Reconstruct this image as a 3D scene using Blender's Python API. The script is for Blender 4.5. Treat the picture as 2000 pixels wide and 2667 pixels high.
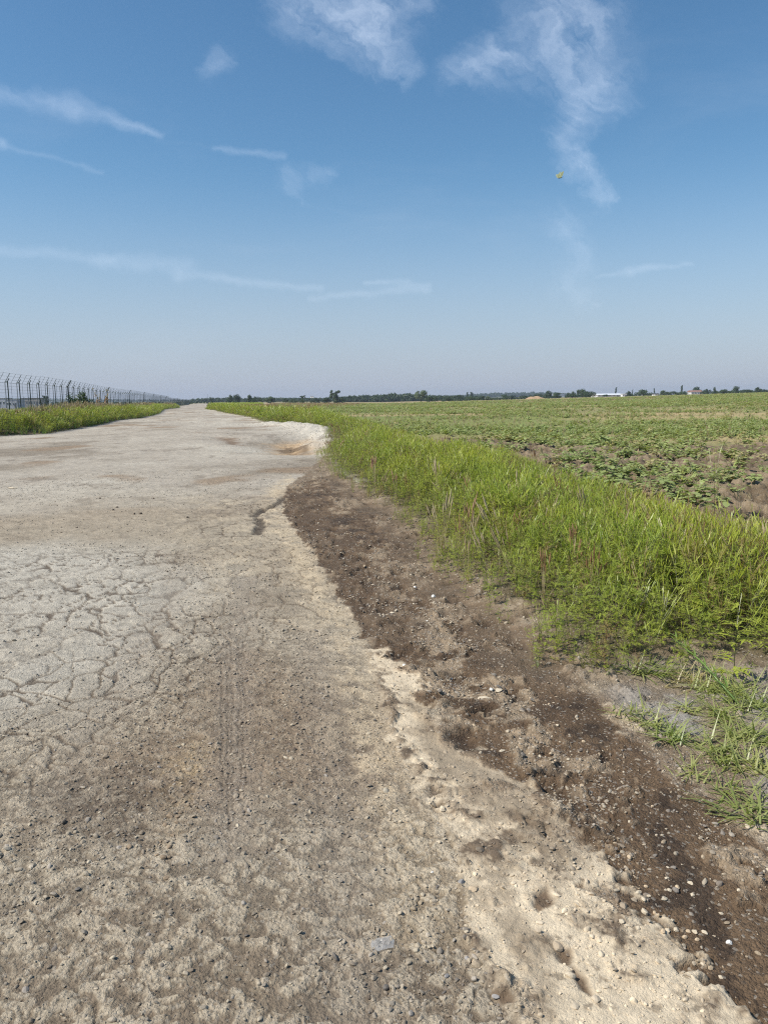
import bpy, math, random
import numpy as np
from mathutils import Matrix, Vector
R = math.radians
random.seed(7); RNG = np.random.default_rng(7)
scene = bpy.context.scene
for o in list(bpy.data.objects): bpy.data.objects.remove(o)

# ------------------------------------------------------------------ camera
CAM_H = 1.55; PITCH = 8.46; ROLL = -0.65; FPX = 2000.0
cam = bpy.data.cameras.new('camera'); cam_o = bpy.data.objects.new('camera', cam)
scene.collection.objects.link(cam_o); scene.camera = cam_o
cam.sensor_fit = 'HORIZONTAL'; cam.sensor_width = 36; cam.lens = 36 * FPX / 2000
cam.clip_start = 0.05; cam.clip_end = 250000
CM = Matrix.Translation((0, 0, CAM_H)) @ Matrix.Rotation(R(90 - PITCH), 4, 'X') @ Matrix.Rotation(R(ROLL), 4, 'Z')
cam_o.matrix_world = CM
CR = np.array(CM.to_3x3())

def ray(x, y):
    return CR @ np.array([(x - 1000) / FPX, -(y - 1333.5) / FPX, -1.0])
def P(x, y, z=0.0):                       # where a line of sight meets the level z
    d = ray(x, y); t = (z - CAM_H) / d[2]
    return (d[0] * t, d[1] * t)
def PL(pts, z=0.0): return np.array([P(x, y, z) for x, y in pts])
def at_dist(x, y, dist):                  # a point on a line of sight at a given forward distance
    d = ray(x, y); t = dist / d[1]
    return (d[0] * t, dist, CAM_H + d[2] * t)

# ------------------------------------------------------------------ world, sun, exposure
SUN_EL = 50.0; SUN_AZ = -108.0             # degrees from +Y, negative is left
w = bpy.data.worlds.new('World'); scene.world = w; w.use_nodes = True
nt = w.node_tree; nt.nodes.clear()
def N(t, kind, **kw):
    n = t.nodes.new(kind)
    for k, v in kw.items(): setattr(n, k, v)
    return n
def setin(n, i, v, t=None):
    if hasattr(v, 'is_output') or isinstance(v, bpy.types.NodeSocket): t.links.new(v, n.inputs[i])
    else: n.inputs[i].default_value = v
def M_(t, op, a, b=None, c=None, clamp=False):
    n = N(t, 'ShaderNodeMath', operation=op); n.use_clamp = clamp
    for i, v in enumerate((a, b, c)):
        if v is not None: setin(n, i, v, t)
    return n.outputs[0]
def VM(t, op, a, b=None, s=None):
    n = N(t, 'ShaderNodeVectorMath', operation=op)
    setin(n, 0, a, t)
    if b is not None: setin(n, 1, b, t)
    if s is not None: setin(n, 3, s, t)
    return n.outputs['Value'] if op in ('DOT_PRODUCT', 'LENGTH', 'DISTANCE') else n.outputs[0]
def MIX(t, f, a, b, mode='MIX'):
    n = N(t, 'ShaderNodeMix', data_type='RGBA', blend_type=mode); n.clamp_factor = True
    setin(n, 0, f, t); setin(n, 6, a, t); setin(n, 7, b, t)
    return n.outputs[2]
def SS(t, x, a, b, c=0.0, d=1.0):
    n = N(t, 'ShaderNodeMapRange', interpolation_type='SMOOTHSTEP')
    setin(n, 0, x, t); setin(n, 1, a, t); setin(n, 2, b, t); setin(n, 3, c, t); setin(n, 4, d, t)
    return n.outputs[0]
def NOISE(t, vec, scale, detail=4, rough=0.55, dist=0.0, out=0):
    n = N(t, 'ShaderNodeTexNoise'); setin(n, 'Vector', vec, t)
    n.inputs['Scale'].default_value = scale; n.inputs['Detail'].default_value = detail
    n.inputs['Roughness'].default_value = rough; n.inputs['Distortion'].default_value = dist
    return n.outputs[out]

sky = N(nt, 'ShaderNodeTexSky'); sky.sky_type = 'NISHITA'; sky.sun_disc = False
sky.sun_elevation = R(SUN_EL); sky.sun_rotation = R(SUN_AZ)
sky.altitude = 100; sky.air_density = 1.0; sky.dust_density = 0.6; sky.ozone_density = 1.6
SKY_STRENGTH = 0.129
tc = N(nt, 'ShaderNodeTexCoord')
dirn = VM(nt, 'NORMALIZE', tc.outputs['Generated'])
sx = N(nt, 'ShaderNodeSeparateXYZ'); nt.links.new(dirn, sx.inputs[0])
# the same thin veil over the rest of the sky
veil = SS(nt, NOISE(nt, VM(nt, 'MULTIPLY', dirn, (1.5, 1.5, 5.0)), 1.7, 6, 0.6, 0.4), 0.52, 0.8, 0.0, 0.10)
cloud = veil
SKY_TINT = (0.92, 1.0, 0.99, 1)
skyc = MIX(nt, 1.0, sky.outputs[0], SKY_TINT, 'MULTIPLY')
hs = N(nt, 'ShaderNodeHueSaturation'); hs.inputs['Saturation'].default_value = 1.18; nt.links.new(skyc, hs.inputs['Color'])
hazeband = SS(nt, sx.outputs[2], -0.03, 0.29, 0.86, 0.0)
skyc = MIX(nt, hazeband, hs.outputs[0], (3.36, 3.74, 4.92, 1))
final = MIX(nt, cloud, skyc, (5.6, 6.1, 6.9, 1))
bg = N(nt, 'ShaderNodeBackground'); nt.links.new(final, bg.inputs[0]); bg.inputs[1].default_value = SKY_STRENGTH
wo = N(nt, 'ShaderNodeOutputWorld'); nt.links.new(bg.outputs[0], wo.inputs[0])

sun = bpy.data.lights.new('sun', 'SUN'); sun.energy = 5.0; sun.angle = R(0.53); sun.color = (1.0, 0.955, 0.87)
sun_o = bpy.data.objects.new('sun', sun); scene.collection.objects.link(sun_o)
sd = Vector((math.sin(R(SUN_AZ)) * math.cos(R(SUN_EL)), math.cos(R(SUN_AZ)) * math.cos(R(SUN_EL)), math.sin(R(SUN_EL))))
sun_o.rotation_euler = sd.to_track_quat('Z', 'Y').to_euler(); sun_o.location = (-30, 5, 40)
scene.view_settings.view_transform = 'Standard'; scene.view_settings.look = 'None'
scene.view_settings.gamma = 1.0; scene.view_settings.exposure = 0.0; scene.view_settings.use_curve_mapping = False
scene.cycles.max_bounces = 6; scene.cycles.diffuse_bounces = 3; scene.cycles.transmission_bounces = 3
scene.cycles.transparent_max_bounces = 8; scene.cycles.volume_bounces = 0
scene.cycles.use_denoising = False; scene.cycles.filter_width = 1.15

# ------------------------------------------------------------------ numpy noise
def _h(ix, iy, s):
    n = (ix.astype(np.int64) * 374761393 + iy.astype(np.int64) * 668265263 + s * 2147483647) & 0xffffffff
    n = ((n ^ (n >> 13)) * 1274126177) & 0xffffffff
    n = ((n ^ (n >> 16)) * 2246822519) & 0xffffffff
    return ((n ^ (n >> 15)) & 0xffffff) / float(0x1000000)
def vnoise(x, y, s=0):
    ix = np.floor(x); iy = np.floor(y); fx = x - ix; fy = y - iy
    fx = fx * fx * fx * (fx * (fx * 6 - 15) + 10); fy = fy * fy * fy * (fy * (fy * 6 - 15) + 10)
    a = _h(ix, iy, s); b = _h(ix + 1, iy, s); c = _h(ix, iy + 1, s); d = _h(ix + 1, iy + 1, s)
    return (a + (b - a) * fx + (c - a) * fy + (a - b - c + d) * fx * fy) * 2 - 1
def fbm(x, y, s=0, o=4, g=0.5):
    t = 0; a = 1.0; n = 0.0
    for i in range(o):
        c_, s_ = math.cos(i * 0.7), math.sin(i * 0.7)
        t = t + a * vnoise((x * c_ - y * s_) * 2 ** i, (x * s_ + y * c_) * 2 ** i, s + i * 17); n += a; a *= g
    return t / n
def worley(x, y, s=0, jit=0.9):
    ix = np.floor(x); iy = np.floor(y)
    f1 = np.full(x.shape, 9.0); f2 = np.full(x.shape, 9.0); cid = np.zeros(x.shape)
    for dx in (-1, 0, 1):
        for dy in (-1, 0, 1):
            cx = ix + dx; cy = iy + dy
            px = cx + 0.5 + jit * (_h(cx, cy, s) - 0.5); py = cy + 0.5 + jit * (_h(cx, cy, s + 5) - 0.5)
            d = np.hypot(x - px, y - py); r = _h(cx, cy, s + 9)
            m = d < f1
            f2 = np.where(m, f1, np.minimum(f2, d)); cid = np.where(m, r, cid); f1 = np.where(m, d, f1)
    return f1, f2, cid
def sst(x, a, b):
    t = np.clip((x - a) / (b - a), 0, 1); return t * t * (3 - 2 * t)
def sdpoly(x, y, poly):                   # signed distance, negative inside
    d = np.full(x.shape, 1e9); ins = np.zeros(x.shape, bool); n = len(poly)
    for i in range(n):
        ax, ay = poly[i]; bx, by = poly[(i + 1) % n]
        ex, ey = bx - ax, by - ay; L = ex * ex + ey * ey + 1e-12
        t = np.clip(((x - ax) * ex + (y - ay) * ey) / L, 0, 1)
        d = np.minimum(d, np.hypot(x - ax - t * ex, y - ay - t * ey))
        if ay != by:
            c = ((ay > y) != (by > y)) & (x < (bx - ax) * (y - ay) / (by - ay) + ax); ins ^= c
    return np.where(ins, -d, d)
def dline(x, y, pts):                     # distance to an open polyline
    d = np.full(x.shape, 1e9)
    for i in range(len(pts) - 1):
        ax, ay = pts[i]; bx, by = pts[i + 1]; ex, ey = bx - ax, by - ay; L = ex * ex + ey * ey + 1e-12
        t = np.clip(((x - ax) * ex + (y - ay) * ey) / L, 0, 1)
        d = np.minimum(d, np.hypot(x - ax - t * ex, y - ay - t * ey))
    return d
def lin(r, g, b):
    f = lambda c: (c / 255 / 12.92) if c / 255 <= 0.04045 else ((c / 255 + 0.055) / 1.055) ** 2.4
    return np.array([f(r), f(g), f(b)])

# ------------------------------------------------------------------ the lie of the land
R_EDGE = PL([(545, 1064), (590, 1073), (636, 1083), (678, 1099), (726, 1102), (771, 1109), (816, 1114), (832, 1124), (836, 1145), (850, 1177),
             (862, 1200), (875, 1225), (950, 1268), (1001, 1305), (1077, 1335), (1110, 1372), (1165, 1400), (1175, 1455), (1220, 1508), (1275, 1530),
             (1340, 1575), (1440, 1615), (1480, 1690), (1540, 1728), (1667, 1742), (1760, 1752), (1850, 1755), (2000, 1740), (2400, 1790)])
R_EDGE[:, 0] -= np.where(R_EDGE[:, 1] < 25, 0.34, 0.0)
F_EDGE = np.vstack([PL([(2600, 1440), (2300, 1390), (2000, 1322), (1827, 1281), (1769, 1262), (1658, 1243), (1537, 1233), (1480, 1195), (1412, 1172),
                        (1200, 1152), (1000, 1097), (850, 1072)], 0.36), PL([(700, 1058), (600, 1050)], 0.8)])
FAR_END = np.array([(-75.0, 330.0), (-60.0, 300.0)])
RVERGE = np.vstack([R_EDGE[::-1], np.array([(-34.5, 150.0), (-45.0, 200.0)]), FAR_END[:1], np.array([(-50., 330.), (-33.0, 215.0)]), F_EDGE[::-1]])
FIELDP = np.vstack([F_EDGE, [(-33.0, 215.0), (-50.0, 330.0), (-700.0, 4600.0), (4600.0, 4600.0), (4600.0, F_EDGE[0, 1])]])
L_EDGE = PL([(-500, 1180), (-200, 1148), (0, 1131), (120, 1126), (163, 1119), (259, 1104), (316, 1092), (368, 1087), (416, 1072), (428, 1062), (470, 1057)])
L_EDGE = np.vstack([L_EDGE, [(-62., 230.), (-95., 330.)]])
FD = -0.225; FOFF = -12.2                   # fence line x = FD*y + FOFF
def fence_x(y): return FD * y + FOFF
LVERGE = np.vstack([L_EDGE, [(fence_x(330) - 1.5, 330.)], [(fence_x(10) - 1.5, 10.)]])
AZ_T = np.array([-90, -60, -8.5, 0, 7.1, 14.0, 20.6, 26.6, 50, 90.0])
AZ_Z = np.array([-1.0, -1.2, -1.7, -2.65, -1.45, -0.16, 1.1, 2.35, 2.6, 2.0])
CENTRE_ROAD = np.vstack([[(-2.0, 0.5), (-3.2, 4.0)], PL([(420, 1400), (440, 1200), (500, 1110), (505, 1075)]), [(-40.5, 165.)]])
HOLE = PL([(700, 1140), (800, 1132), (822, 1150), (790, 1172), (715, 1168)])
HOLE2 = PL([(560, 1133), (610, 1135), (630, 1150), (590, 1150)])
BERM = PL([(690, 1103), (760, 1108), (815, 1116), (830, 1130), (834, 1150)])
def macro(x, y):
    r = np.hypot(x, y); az = np.degrees(np.arctan2(x, y))
    z = np.interp(az, AZ_T, AZ_Z) * np.clip((r - 55) / 545, 0, 1.0)
    z = z + 0.10 * fbm(x * 0.03, y * 0.03, 3, 3) * sst(r, 20, 60)
    dl = sdpoly(x, y, LVERGE); z = z + 0.32 * sst(-dl, 0.0, 1.6)
    # the airfield beyond the fence lies a little lower
    z = z - 1.6 * sst(fence_x(y) - 1.0 - x, 0.0, 14.0) * sst(r, 15, 40)
    dr = sdpoly(x, y, RVERGE); z = z + 0.05 * sst(-dr, 0.0, 0.5) - 0.02
    # hollow and gravel bank where lorries have cut the corner
    dh = sdpoly(x, y, HOLE); z = z - 0.42 * sst(-dh, -2.0, 1.4)
    dh2 = sdpoly(x, y, HOLE2); z = z - 0.10 * sst(-dh2, -1.0, 0.6)
    z = z + 0.34 * np.exp(-(dline(x, y, BERM) / 0.8) ** 2) * (0.7 + 0.5 * fbm(x * 0.8, y * 0.8, 77, 3))
    z = z - 0.04 * sst(dline(x, y, CENTRE_ROAD), 1.0, 9.0) * (r < 60)
    return z

DARK = PL([(742, 1268), (800, 1250), (880, 1232), (960, 1285), (1060, 1345), (1110, 1390), (1160, 1470), (1230, 1530), (1400, 1640), (1480, 1710),
           (1560, 1800), (1700, 1930), (1850, 2080), (2010, 2190), (2300, 2350), (2300, 2800), (1960, 2720), (1830, 2560), (1690, 2420), (1600, 2330), (1520, 2200), (1400, 2085),
           (1250, 1985), (1160, 1900), (1090, 1835), (1060, 1870), (1030, 1830), (1010, 1760), (965, 1715), (935, 1640), (915, 1590), (880, 1540),
           (848, 1500), (825, 1450), (785, 1400), (755, 1365), (738, 1325)])
MUD = PL([(968, 1680), (1000, 1685), (1080, 1760), (1100, 1850), (1170, 1930), (1290, 2000), (1400, 2075), (1530, 2210), (1620, 2340), (1700, 2430), (1830, 2560), (1990, 2760),
          (1360, 2760), (1300, 2600), (1245, 2480), (1215, 2370), (1205, 2270), (1165, 2160), (1120, 2070), (1070, 1990), (1010, 1900), (1015, 1800), (980, 1730)])
GREYG = PL([(1520, 1735), (1660, 1745), (1800, 1765), (1900, 1850), (1960, 1990), (2030, 2070), (2300, 2200), (2300, 1750), (1900, 1720), (1700, 1715)])
GREYG2 = PL([(1560, 1760), (1700, 1765), (1830, 1800), (1830, 1900), (1740, 1900), (1640, 1850)])
SHOULDER = PL([(742, 1268), (790, 1235), (850, 1180), (862, 1200), (875, 1225), (950, 1268), (1001, 1305), (1077, 1335), (1110, 1372), (1165, 1400), (1175, 1455), (1220, 1508),
               (1275, 1530), (1340, 1575), (1440, 1615), (1480, 1690), (1540, 1728), (1667, 1742), (1760, 1752), (1850, 1755), (2000, 1740), (2400, 1790), (3200, 2100), (3200, 3400), (1420, 3400),
               (1360, 2760), (1300, 2600), (1245, 2480), (1215, 2370), (1205, 2270), (1165, 2160), (1120, 2070), (1070, 1990), (1010, 1900), (990, 1800), (968, 1720), (938, 1640),
               (915, 1590), (880, 1540), (848, 1500), (825, 1450), (785, 1400), (755, 1365), (738, 1325)])
BARE = np.vstack([PL([(1160, 1138), (1290, 1143), (1440, 1160), (1580, 1166), (1760, 1168), (2050, 1150), (2500, 1160), (2600, 1300)], 0.0), PL([(2600, 1440), (2300, 1390), (2000, 1322), (1827, 1281), (1769, 1262), (1658, 1243), (1537, 1233), (1480, 1195), (1412, 1172), (1200, 1152)], 0.36)])
CRACKA = PL([(-200, 1440), (200, 1440), (480, 1420), (680, 1480), (740, 1640), (640, 1780), (440, 1860), (200, 1980), (-200, 2120)])
CRACKB = PL([(480, 1290), (700, 1290), (745, 1340), (830, 1460), (930, 1600), (700, 1640), (520, 1560), (500, 1420)])
PALE = PL([(-300, 1440), (150, 1410), (420, 1440), (560, 1500), (500, 1660), (330, 1760), (120, 1840), (-300, 1900)])
BROWN1 = PL([(520, 1760), (640, 1700), (800, 1750), (960, 1850), (1000, 2000), (960, 2130), (700, 2080), (520, 2150), (300, 2200), (150, 2120), (260, 1980), (420, 1850)])
DUST = PL([(540, 1850), (580, 1870), (510, 2000), (480, 2120), (470, 2230), (410, 2220), (440, 2080), (490, 1950)])
DARKP = PL([(180, 2030), (330, 2010), (420, 2080), (380, 2180), (250, 2230), (120, 2150), (100, 2070)])
DARK_L = PL([(760, 1290), (755, 1330), (775, 1365), (805, 1405), (845, 1455), (868, 1505), (900, 1545), (935, 1600), (955, 1650)])
GRAVZ = PL([(1060, 1800), (1110, 1850), (1260, 1985), (1430, 2090), (1520, 2200), (1470, 2240), (1350, 2180), (1220, 2090), (1120, 1980), (1080, 1900)])
STREAK = PL([(1245, 2220), (1330, 2250), (1400, 2400), (1480, 2667), (1400, 2667), (1330, 2450), (1270, 2330)])
WET = [PL(p) for p in ([(1390, 2320), (1425, 2300), (1440, 2340), (1405, 2375), (1385, 2350)], [(1455, 2455), (1490, 2460), (1480, 2500), (1460, 2490)],
                        [(1490, 2505), (1520, 2530), (1545, 2580), (1510, 2560)], [(1275, 2570), (1320, 2575), (1345, 2610), (1290, 2600)])]
EDGECRACK = PL([(660, 1340), (685, 1322), (705, 1318), (725, 1305), (742, 1292)])
EDGECRACK2 = PL([(672, 1345), (680, 1365), (672, 1385)])

def ground(x, y, detail=True):
    """height, colour and grain of the ground at points x, y"""
    r = np.hypot(x, y); n = x.shape
    z = macro(x, y)
    if not detail: return z
    near = r < 70
    fine = sst(r, 30, 6)
    wx = 0.05 * fbm(x * 9, y * 9, 41, 3); wy = 0.05 * fbm(x * 9, y * 9, 43, 3)
    n1 = fbm(x * 0.55, y * 0.55, 1, 4); n2 = fbm(x * 2.2, y * 2.2, 2, 4); n3 = fbm(x * 11, y * 11, 4, 4, 0.6); n4 = fbm(x * 45, y * 45, 6, 3, 0.6)
    nl = fbm(x * 0.12, y * 0.12, 8, 4)
    # ---------- zone weights
    def soft(poly, wdt, amp, nn=None):
        nn = n2 if nn is None else nn
        return sst(-(sdpoly(x, y, poly) + amp * nn), -wdt, wdt)
    lv = sdpoly(x, y, LVERGE); rv = sdpoly(x, y, RVERGE)
    left_out = x < fence_x(y) - 1.0
    is_field = (sdpoly(x, y, FIELDP) < 0) & (rv > 0) & ~left_out
    road_w = np.ones(n)
    sdS = sdpoly(x, y, SHOULDER); sdU = np.where(r < 14, np.minimum(sdS, rv), sdS)
    sh = sst(-(sdU + 0.05 * n3 + 0.06 * n2), -0.02, 0.02)
    dark = soft(DARK, 0.03, 0.14, n2 + 1.0 * n3) * sh
    mud = soft(MUD, 0.035, 0.13, n2 + 1.2 * n3)
    # ---------- colours
    def C(*c): return lin(*c)[None, :]
    def mixc(a, b, m): return a + (b - a) * m[:, None]
    col = np.repeat(C(158, 145, 126), n[0], 0)
    col = mixc(col, C(142, 128, 110), sst(n1 + 0.4 * n2, -0.1, 0.5))
    col = mixc(col, C(176, 165, 148), sst(nl + 0.6 * n1, 0.05, 0.5) * 0.8)
    pale = soft(PALE, 0.7, 0.5, n1 + 0.3 * n2)
    col = mixc(col, C(180, 172, 158), pale * 0.9)
    br = soft(BROWN1, 0.35, 0.25)
    col = mixc(col, C(126, 108, 89), br * 0.9)
    col = mixc(col, C(98, 86, 74), soft(DARKP, 0.16, 0.12) * 0.9)
    col = mixc(col, C(176, 152, 116), soft(DUST, 0.08, 0.12, n2 + 1.6 * n3) * 0.6 * sst(n3 + n4, -0.5, 0.2))
    nearbr = sst(r, 2.6, 1.9)
    col = mixc(col, C(134, 119, 101), nearbr * 0.8)
    # far road: paler, greyer and patchy
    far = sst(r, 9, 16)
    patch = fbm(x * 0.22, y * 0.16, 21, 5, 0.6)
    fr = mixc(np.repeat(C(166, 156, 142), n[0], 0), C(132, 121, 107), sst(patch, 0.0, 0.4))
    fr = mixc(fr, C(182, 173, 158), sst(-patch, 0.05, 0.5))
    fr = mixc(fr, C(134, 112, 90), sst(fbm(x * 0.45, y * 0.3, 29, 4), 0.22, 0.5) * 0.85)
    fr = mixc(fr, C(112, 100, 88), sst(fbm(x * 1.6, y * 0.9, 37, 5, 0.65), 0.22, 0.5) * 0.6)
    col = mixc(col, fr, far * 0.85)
    gap = dline(x, y, R_EDGE)
    col = mixc(col, C(196, 176, 146), np.exp(-((sdU - 0.14) / 0.16) ** 2) * 0.7 * (r > 2) * (rv > 0.7) * sst(n2 + n3, -0.5, 0.1))
    # gravelly far shoulder and left roadside
    gl = sst(-(np.abs(lv) - 0.9) + 0.5 * n2, 0.0, 0.5) * (lv > -0.2)
    col = mixc(col, C(140, 134, 128), gl * 0.75)
    bank = np.exp(-(dline(x, y, BERM) / 1.2) ** 2); col = mixc(col, C(186, 178, 164), bank * 0.9)
    hol = sst(-(sdpoly(x, y, HOLE) + 0.5 * n2), -0.6, 0.8); col = mixc(col, C(170, 142, 108), hol * 0.9); col = mixc(col, C(96, 78, 60), sst(fbm(x * 0.9, y * 0.35, 87, 3), 0.15, 0.4) * sst(-(sdpoly(x, y, HOLE) + 0.5 * n2), -1.6, 0.2) * 0.75)
    hol2 = sst(-(sdpoly(x, y, HOLE2) + 0.4 * n2), -0.3, 0.4); col = mixc(col, C(118, 96, 76), hol2 * 0.85)
    # ---------- shoulder colours
    st = fbm(x * 3.2 + 2, y * 1.3, 51, 4); st2 = fbm(x * 8, y * 8, 53, 4, 0.65)
    shc = np.repeat(C(128, 111, 92), n[0], 0)
    shc = mixc(shc, C(168, 152, 130), sst(st2 + 0.5 * st, 0.0, 0.4))
    dk = mixc(np.repeat(C(104, 85, 66), n[0], 0), C(90, 73, 57), sst(n2, 0, 0.5))
    dk = mixc(dk, C(150, 132, 110), sst(st + 0.9 * st2 + 0.25 * n1, 0.10, 0.36) * 0.9)
    dk = mixc(dk, C(58, 48, 41), sst(-st - 0.9 * st2, 0.35, 0.6) * 0.7)
    hug = sst(dline(x, y, DARK_L), 0.55, 0.2)
    dk = mixc(dk, C(94, 77, 61), hug * 0.8)
    shc = mixc(shc, dk, dark)
    gg = np.maximum(soft(GREYG, 0.12, 0.15), soft(GREYG2, 0.1, 0.1))
    shc = mixc(shc, mixc(np.repeat(C(152, 146, 138), n[0], 0), C(112, 102, 90), sst(st2 + 0.6 * n3, 0.05, 0.5)), gg * 0.9)
    tg = sst(-rv * -1 + 0.0, 0.0, 0.45)           # crumbly rim at the foot of the weeds
    shc = mixc(shc, C(120, 104, 86), (1 - tg) * 0.55)
    col = mixc(col, shc, sh)
    mq = fbm(x * 9, y * 9, 61, 6, 0.68); mq2 = fbm(x * 3.5, y * 3.5, 67, 5, 0.6)
    mudc = mixc(np.repeat(C(208, 190, 163), n[0], 0), C(182, 164, 139), sst(mq, 0.02, 0.32) * 0.8)
    mudc = mixc(mudc, C(146, 129, 108), sst(mq2 + 0.5 * mq, 0.20, 0.46) * 0.8)
    mudc = mixc(mudc, C(104, 89, 74), sst(mq2 + 0.9 * mq, 0.46, 0.60) * 0.9)
    mudc = mixc(mudc, C(112, 97, 80), sst(fbm(x * 26, y * 26, 73, 3), 0.42, 0.6) * 0.6)
    gvz = np.maximum(soft(GRAVZ, 0.06, 0.10, n2 + n3), 0.8 * soft(STREAK, 0.03, 0.06, n2 + n3))
    mudc = mixc(mudc, mixc(np.repeat(C(150, 134, 113), n[0], 0), C(118, 102, 84), sst(st2 + 0.4 * n3, 0.05, 0.4)), gvz * 0.85)
    col = mixc(col, mudc, mud)
    wet = np.zeros(n)
    for p in WET: wet = np.maximum(wet, sst(-(sdpoly(x, y, p) + 0.012 * n3), -0.012, 0.012))
    col = mixc(col, C(116, 98, 80), wet)
    # ---------- heights and relief
    h = np.zeros(n)
    rd = (1 - sh) * (1 - mud)
    h += rd * (0.010 * n1 + 0.006 * n2 + 0.0045 * n3 * (1.0 + 0.6 * nearbr + 0.5 * br + sst(r, 6, 16)) + 0.0024 * n4 * fine)
    lum_m = rd * np.clip(sst(r, 3.3, 2.2) + 0.7 * sst(sdpoly(x, y, CRACKA), 0.9, 0.1) * sst(r, 6.5, 4.0) + 0.25, 0, 1) * sst(r, 22, 10)
    f1, f2, cid = worley(x * 17 + wx * 22, y * 17 + wy * 22, 5)
    rag = fbm(x * 20 + 3, y * 20, 101, 5, 0.72)
    lane = sst(fbm(x * 1.1, y * 0.5, 105, 3) + 0.15, -0.2, 0.3)
    lum_m = lum_m * (0.30 + 0.70 * lane) * (1 - 0.75 * br)
    dome = np.clip(1 - (f1 / (0.32 + 0.42 * cid)) ** 4, 0, 1) * (cid > 0.25)
    dome = sst(dome * 0.8 + rag * 1.25 + 0.25 * n2, 0.20, 0.62)
    f1b, f2b, cidb = worley(x * 36 + wx * 40, y * 36 + wy * 40, 8)
    domeb = np.clip(1 - (f1b / (0.25 + 0.45 * cidb)) ** 2, 0, 1) * (cidb > 0.45)
    f1c, f2c, cidc = worley(x * 58 + wx * 60, y * 58 + wy * 60, 12)
    pits = np.clip(1 - (f1c / (0.18 + 0.22 * cidc)) ** 2, 0, 1) * (cidc > 0.55) * sst(r, 7, 3)
    h += lum_m * (0.0036 * dome * (0.5 + cid) + 0.0030 * domeb * fine + 0.0026 * rag - 0.004 * pits * dome)
    h += br * rd * (0.0042 * domeb * fine + 0.0026 * rag + 0.0025 * n3)
    col = mixc(col, C(160, 144, 122), br * rd * np.clip(domeb * 1.2 + 0.8 * rag, 0, 1) * 0.5); col = mixc(col, C(92, 78, 64), br * rd * sst(-rag - 0.4 * n3, 0.1, 0.5) * 0.6)
    lumc = dome * lum_m
    col = mixc(col, C(178, 164, 143), lumc * 0.66)
    col = mixc(col, C(102, 88, 73), (1 - dome) * lum_m * 0.50)
    col = mixc(col, C(176, 163, 141), domeb * lum_m * 0.3)
    col = mixc(col, C(96, 84, 70), pits * lum_m * 0.55)
    # cracked asphalt: a coarse net on the left, a fine one by the edge
    cx_ = x + 0.10 * fbm(x * 2.5, y * 2.5, 91, 3) + wx * 0.8; cy_ = y + 0.10 * fbm(x * 2.5, y * 2.5, 93, 3) + wy * 0.8
    a1, a2, ac = worley(cx_ * 2.9, cy_ * 1.8, 13); e1 = (a2 - a1) / 2.9
    b1, b2, bc = worley(cx_ * 5.2, cy_ * 3.3, 15); e2 = (b2 - b1) / 5.2
    ma = soft(CRACKA, 0.5, 0.3, n1) * rd; mb = soft(CRACKB, 0.5, 0.3, n1) * rd
    keep = sst(fbm(x * 1.3, y * 1.3, 95, 3), -0.35, 0.15)
    cw = 0.0055 + 0.0017 * r
    ck = np.maximum(sst(e1, cw * 1.25, cw * 0.45) * np.maximum(ma, 0.25 * mb) * (0.6 + 0.4 * keep), sst(e2, cw, cw * 0.35) * np.maximum(mb, 0.9 * ma) * (0.35 + 0.65 * keep))
    col = mixc(col, C(84, 70, 57), ck * 0.85)
    h -= ck * 0.009
    h += mb * 0.004 * (bc - 0.5) + ma * 0.005 * (ac - 0.5)
    plate = mb * np.clip(bc - 0.35, 0, 1); col = mixc(col, C(200, 182, 154), plate * 0.5)
    ec = np.minimum(dline(x + wx, y + wy, EDGECRACK), dline(x + wx, y + wy, EDGECRACK2))
    col = mixc(col, C(70, 60, 52), sst(ec, 0.09, 0.03) * 0.85); h -= 0.03 * sst(ec, 0.09, 0.03)
    for pts_, wd_, am_ in (([(640, 1500), (612, 1650), (612, 1900), (605, 2200)], 0.11, .5), ([(470, 1480), (330, 1750), (150, 2050)], 0.16, .25), ([(820, 1650), (860, 1900), (900, 2250), (930, 2667)], 0.13, .35)):
        m = np.exp(-(dline(x + 0.6 * wx, y, PL(pts_)) / wd_) ** 2) * rd; col = mixc(col, C(140, 128, 114), m * am_); h -= 0.005 * m
    # tyre ruts in the dusty lane
    for x0, y0, x1, y1 in ((592, 1650, 594, 2150), (602, 1640, 606, 2120), (622, 1650, 624, 2080), (632, 1660, 636, 2040), (578, 1700, 578, 2050)):
        pa = PL([(x0, y0), (x1, y1)]); dd = dline(x + 0.3 * wx, y, pa)
        m = np.exp(-(dd / 0.0045) ** 2) * rd; h -= 0.003 * m; col = mixc(col, C(96, 84, 72), m * 0.5)
    # crumbly shoulder
    hs_ = (1 - mud) * sh
    c1, c2, cc = worley(x * 6 + wx * 12, y * 6 + wy * 12, 17); c3, c4, ccb = worley(x * 19 + wx * 20, y * 19 + wy * 20, 19)
    clod = np.clip(1 - (c1 / 0.62) ** 2, 0, 1) * (cc > 0.45); clodb = np.clip(1 - (c3 / 0.6) ** 2, 0, 1) * (ccb > 0.4)
    rough = np.maximum(sst(st + 0.9 * st2 + 0.25 * n1, -0.05, 0.3), 0.6 * gg)
    h += hs_ * (0.020 * n2 + 0.030 * n1 + rough * (0.024 * clod + 0.012 * clodb) + 0.008 * n3 + 0.003 * n4 * fine)
    pit = np.clip(1 - (worley(x * 3.1 + wx * 5, y * 2.3 + wy * 5, 23)[0] / 0.24) ** 2, 0, 1) * hs_ * (n1 > -0.15)
    h -= 0.035 * pit; col = mixc(col, C(62, 51, 43), pit * 0.7)
    h += mud * (0.012 + 0.012 * n2 + 0.004 * n3 + 0.0012 * n4 * fine); h -= 0.012 * wet
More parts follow.
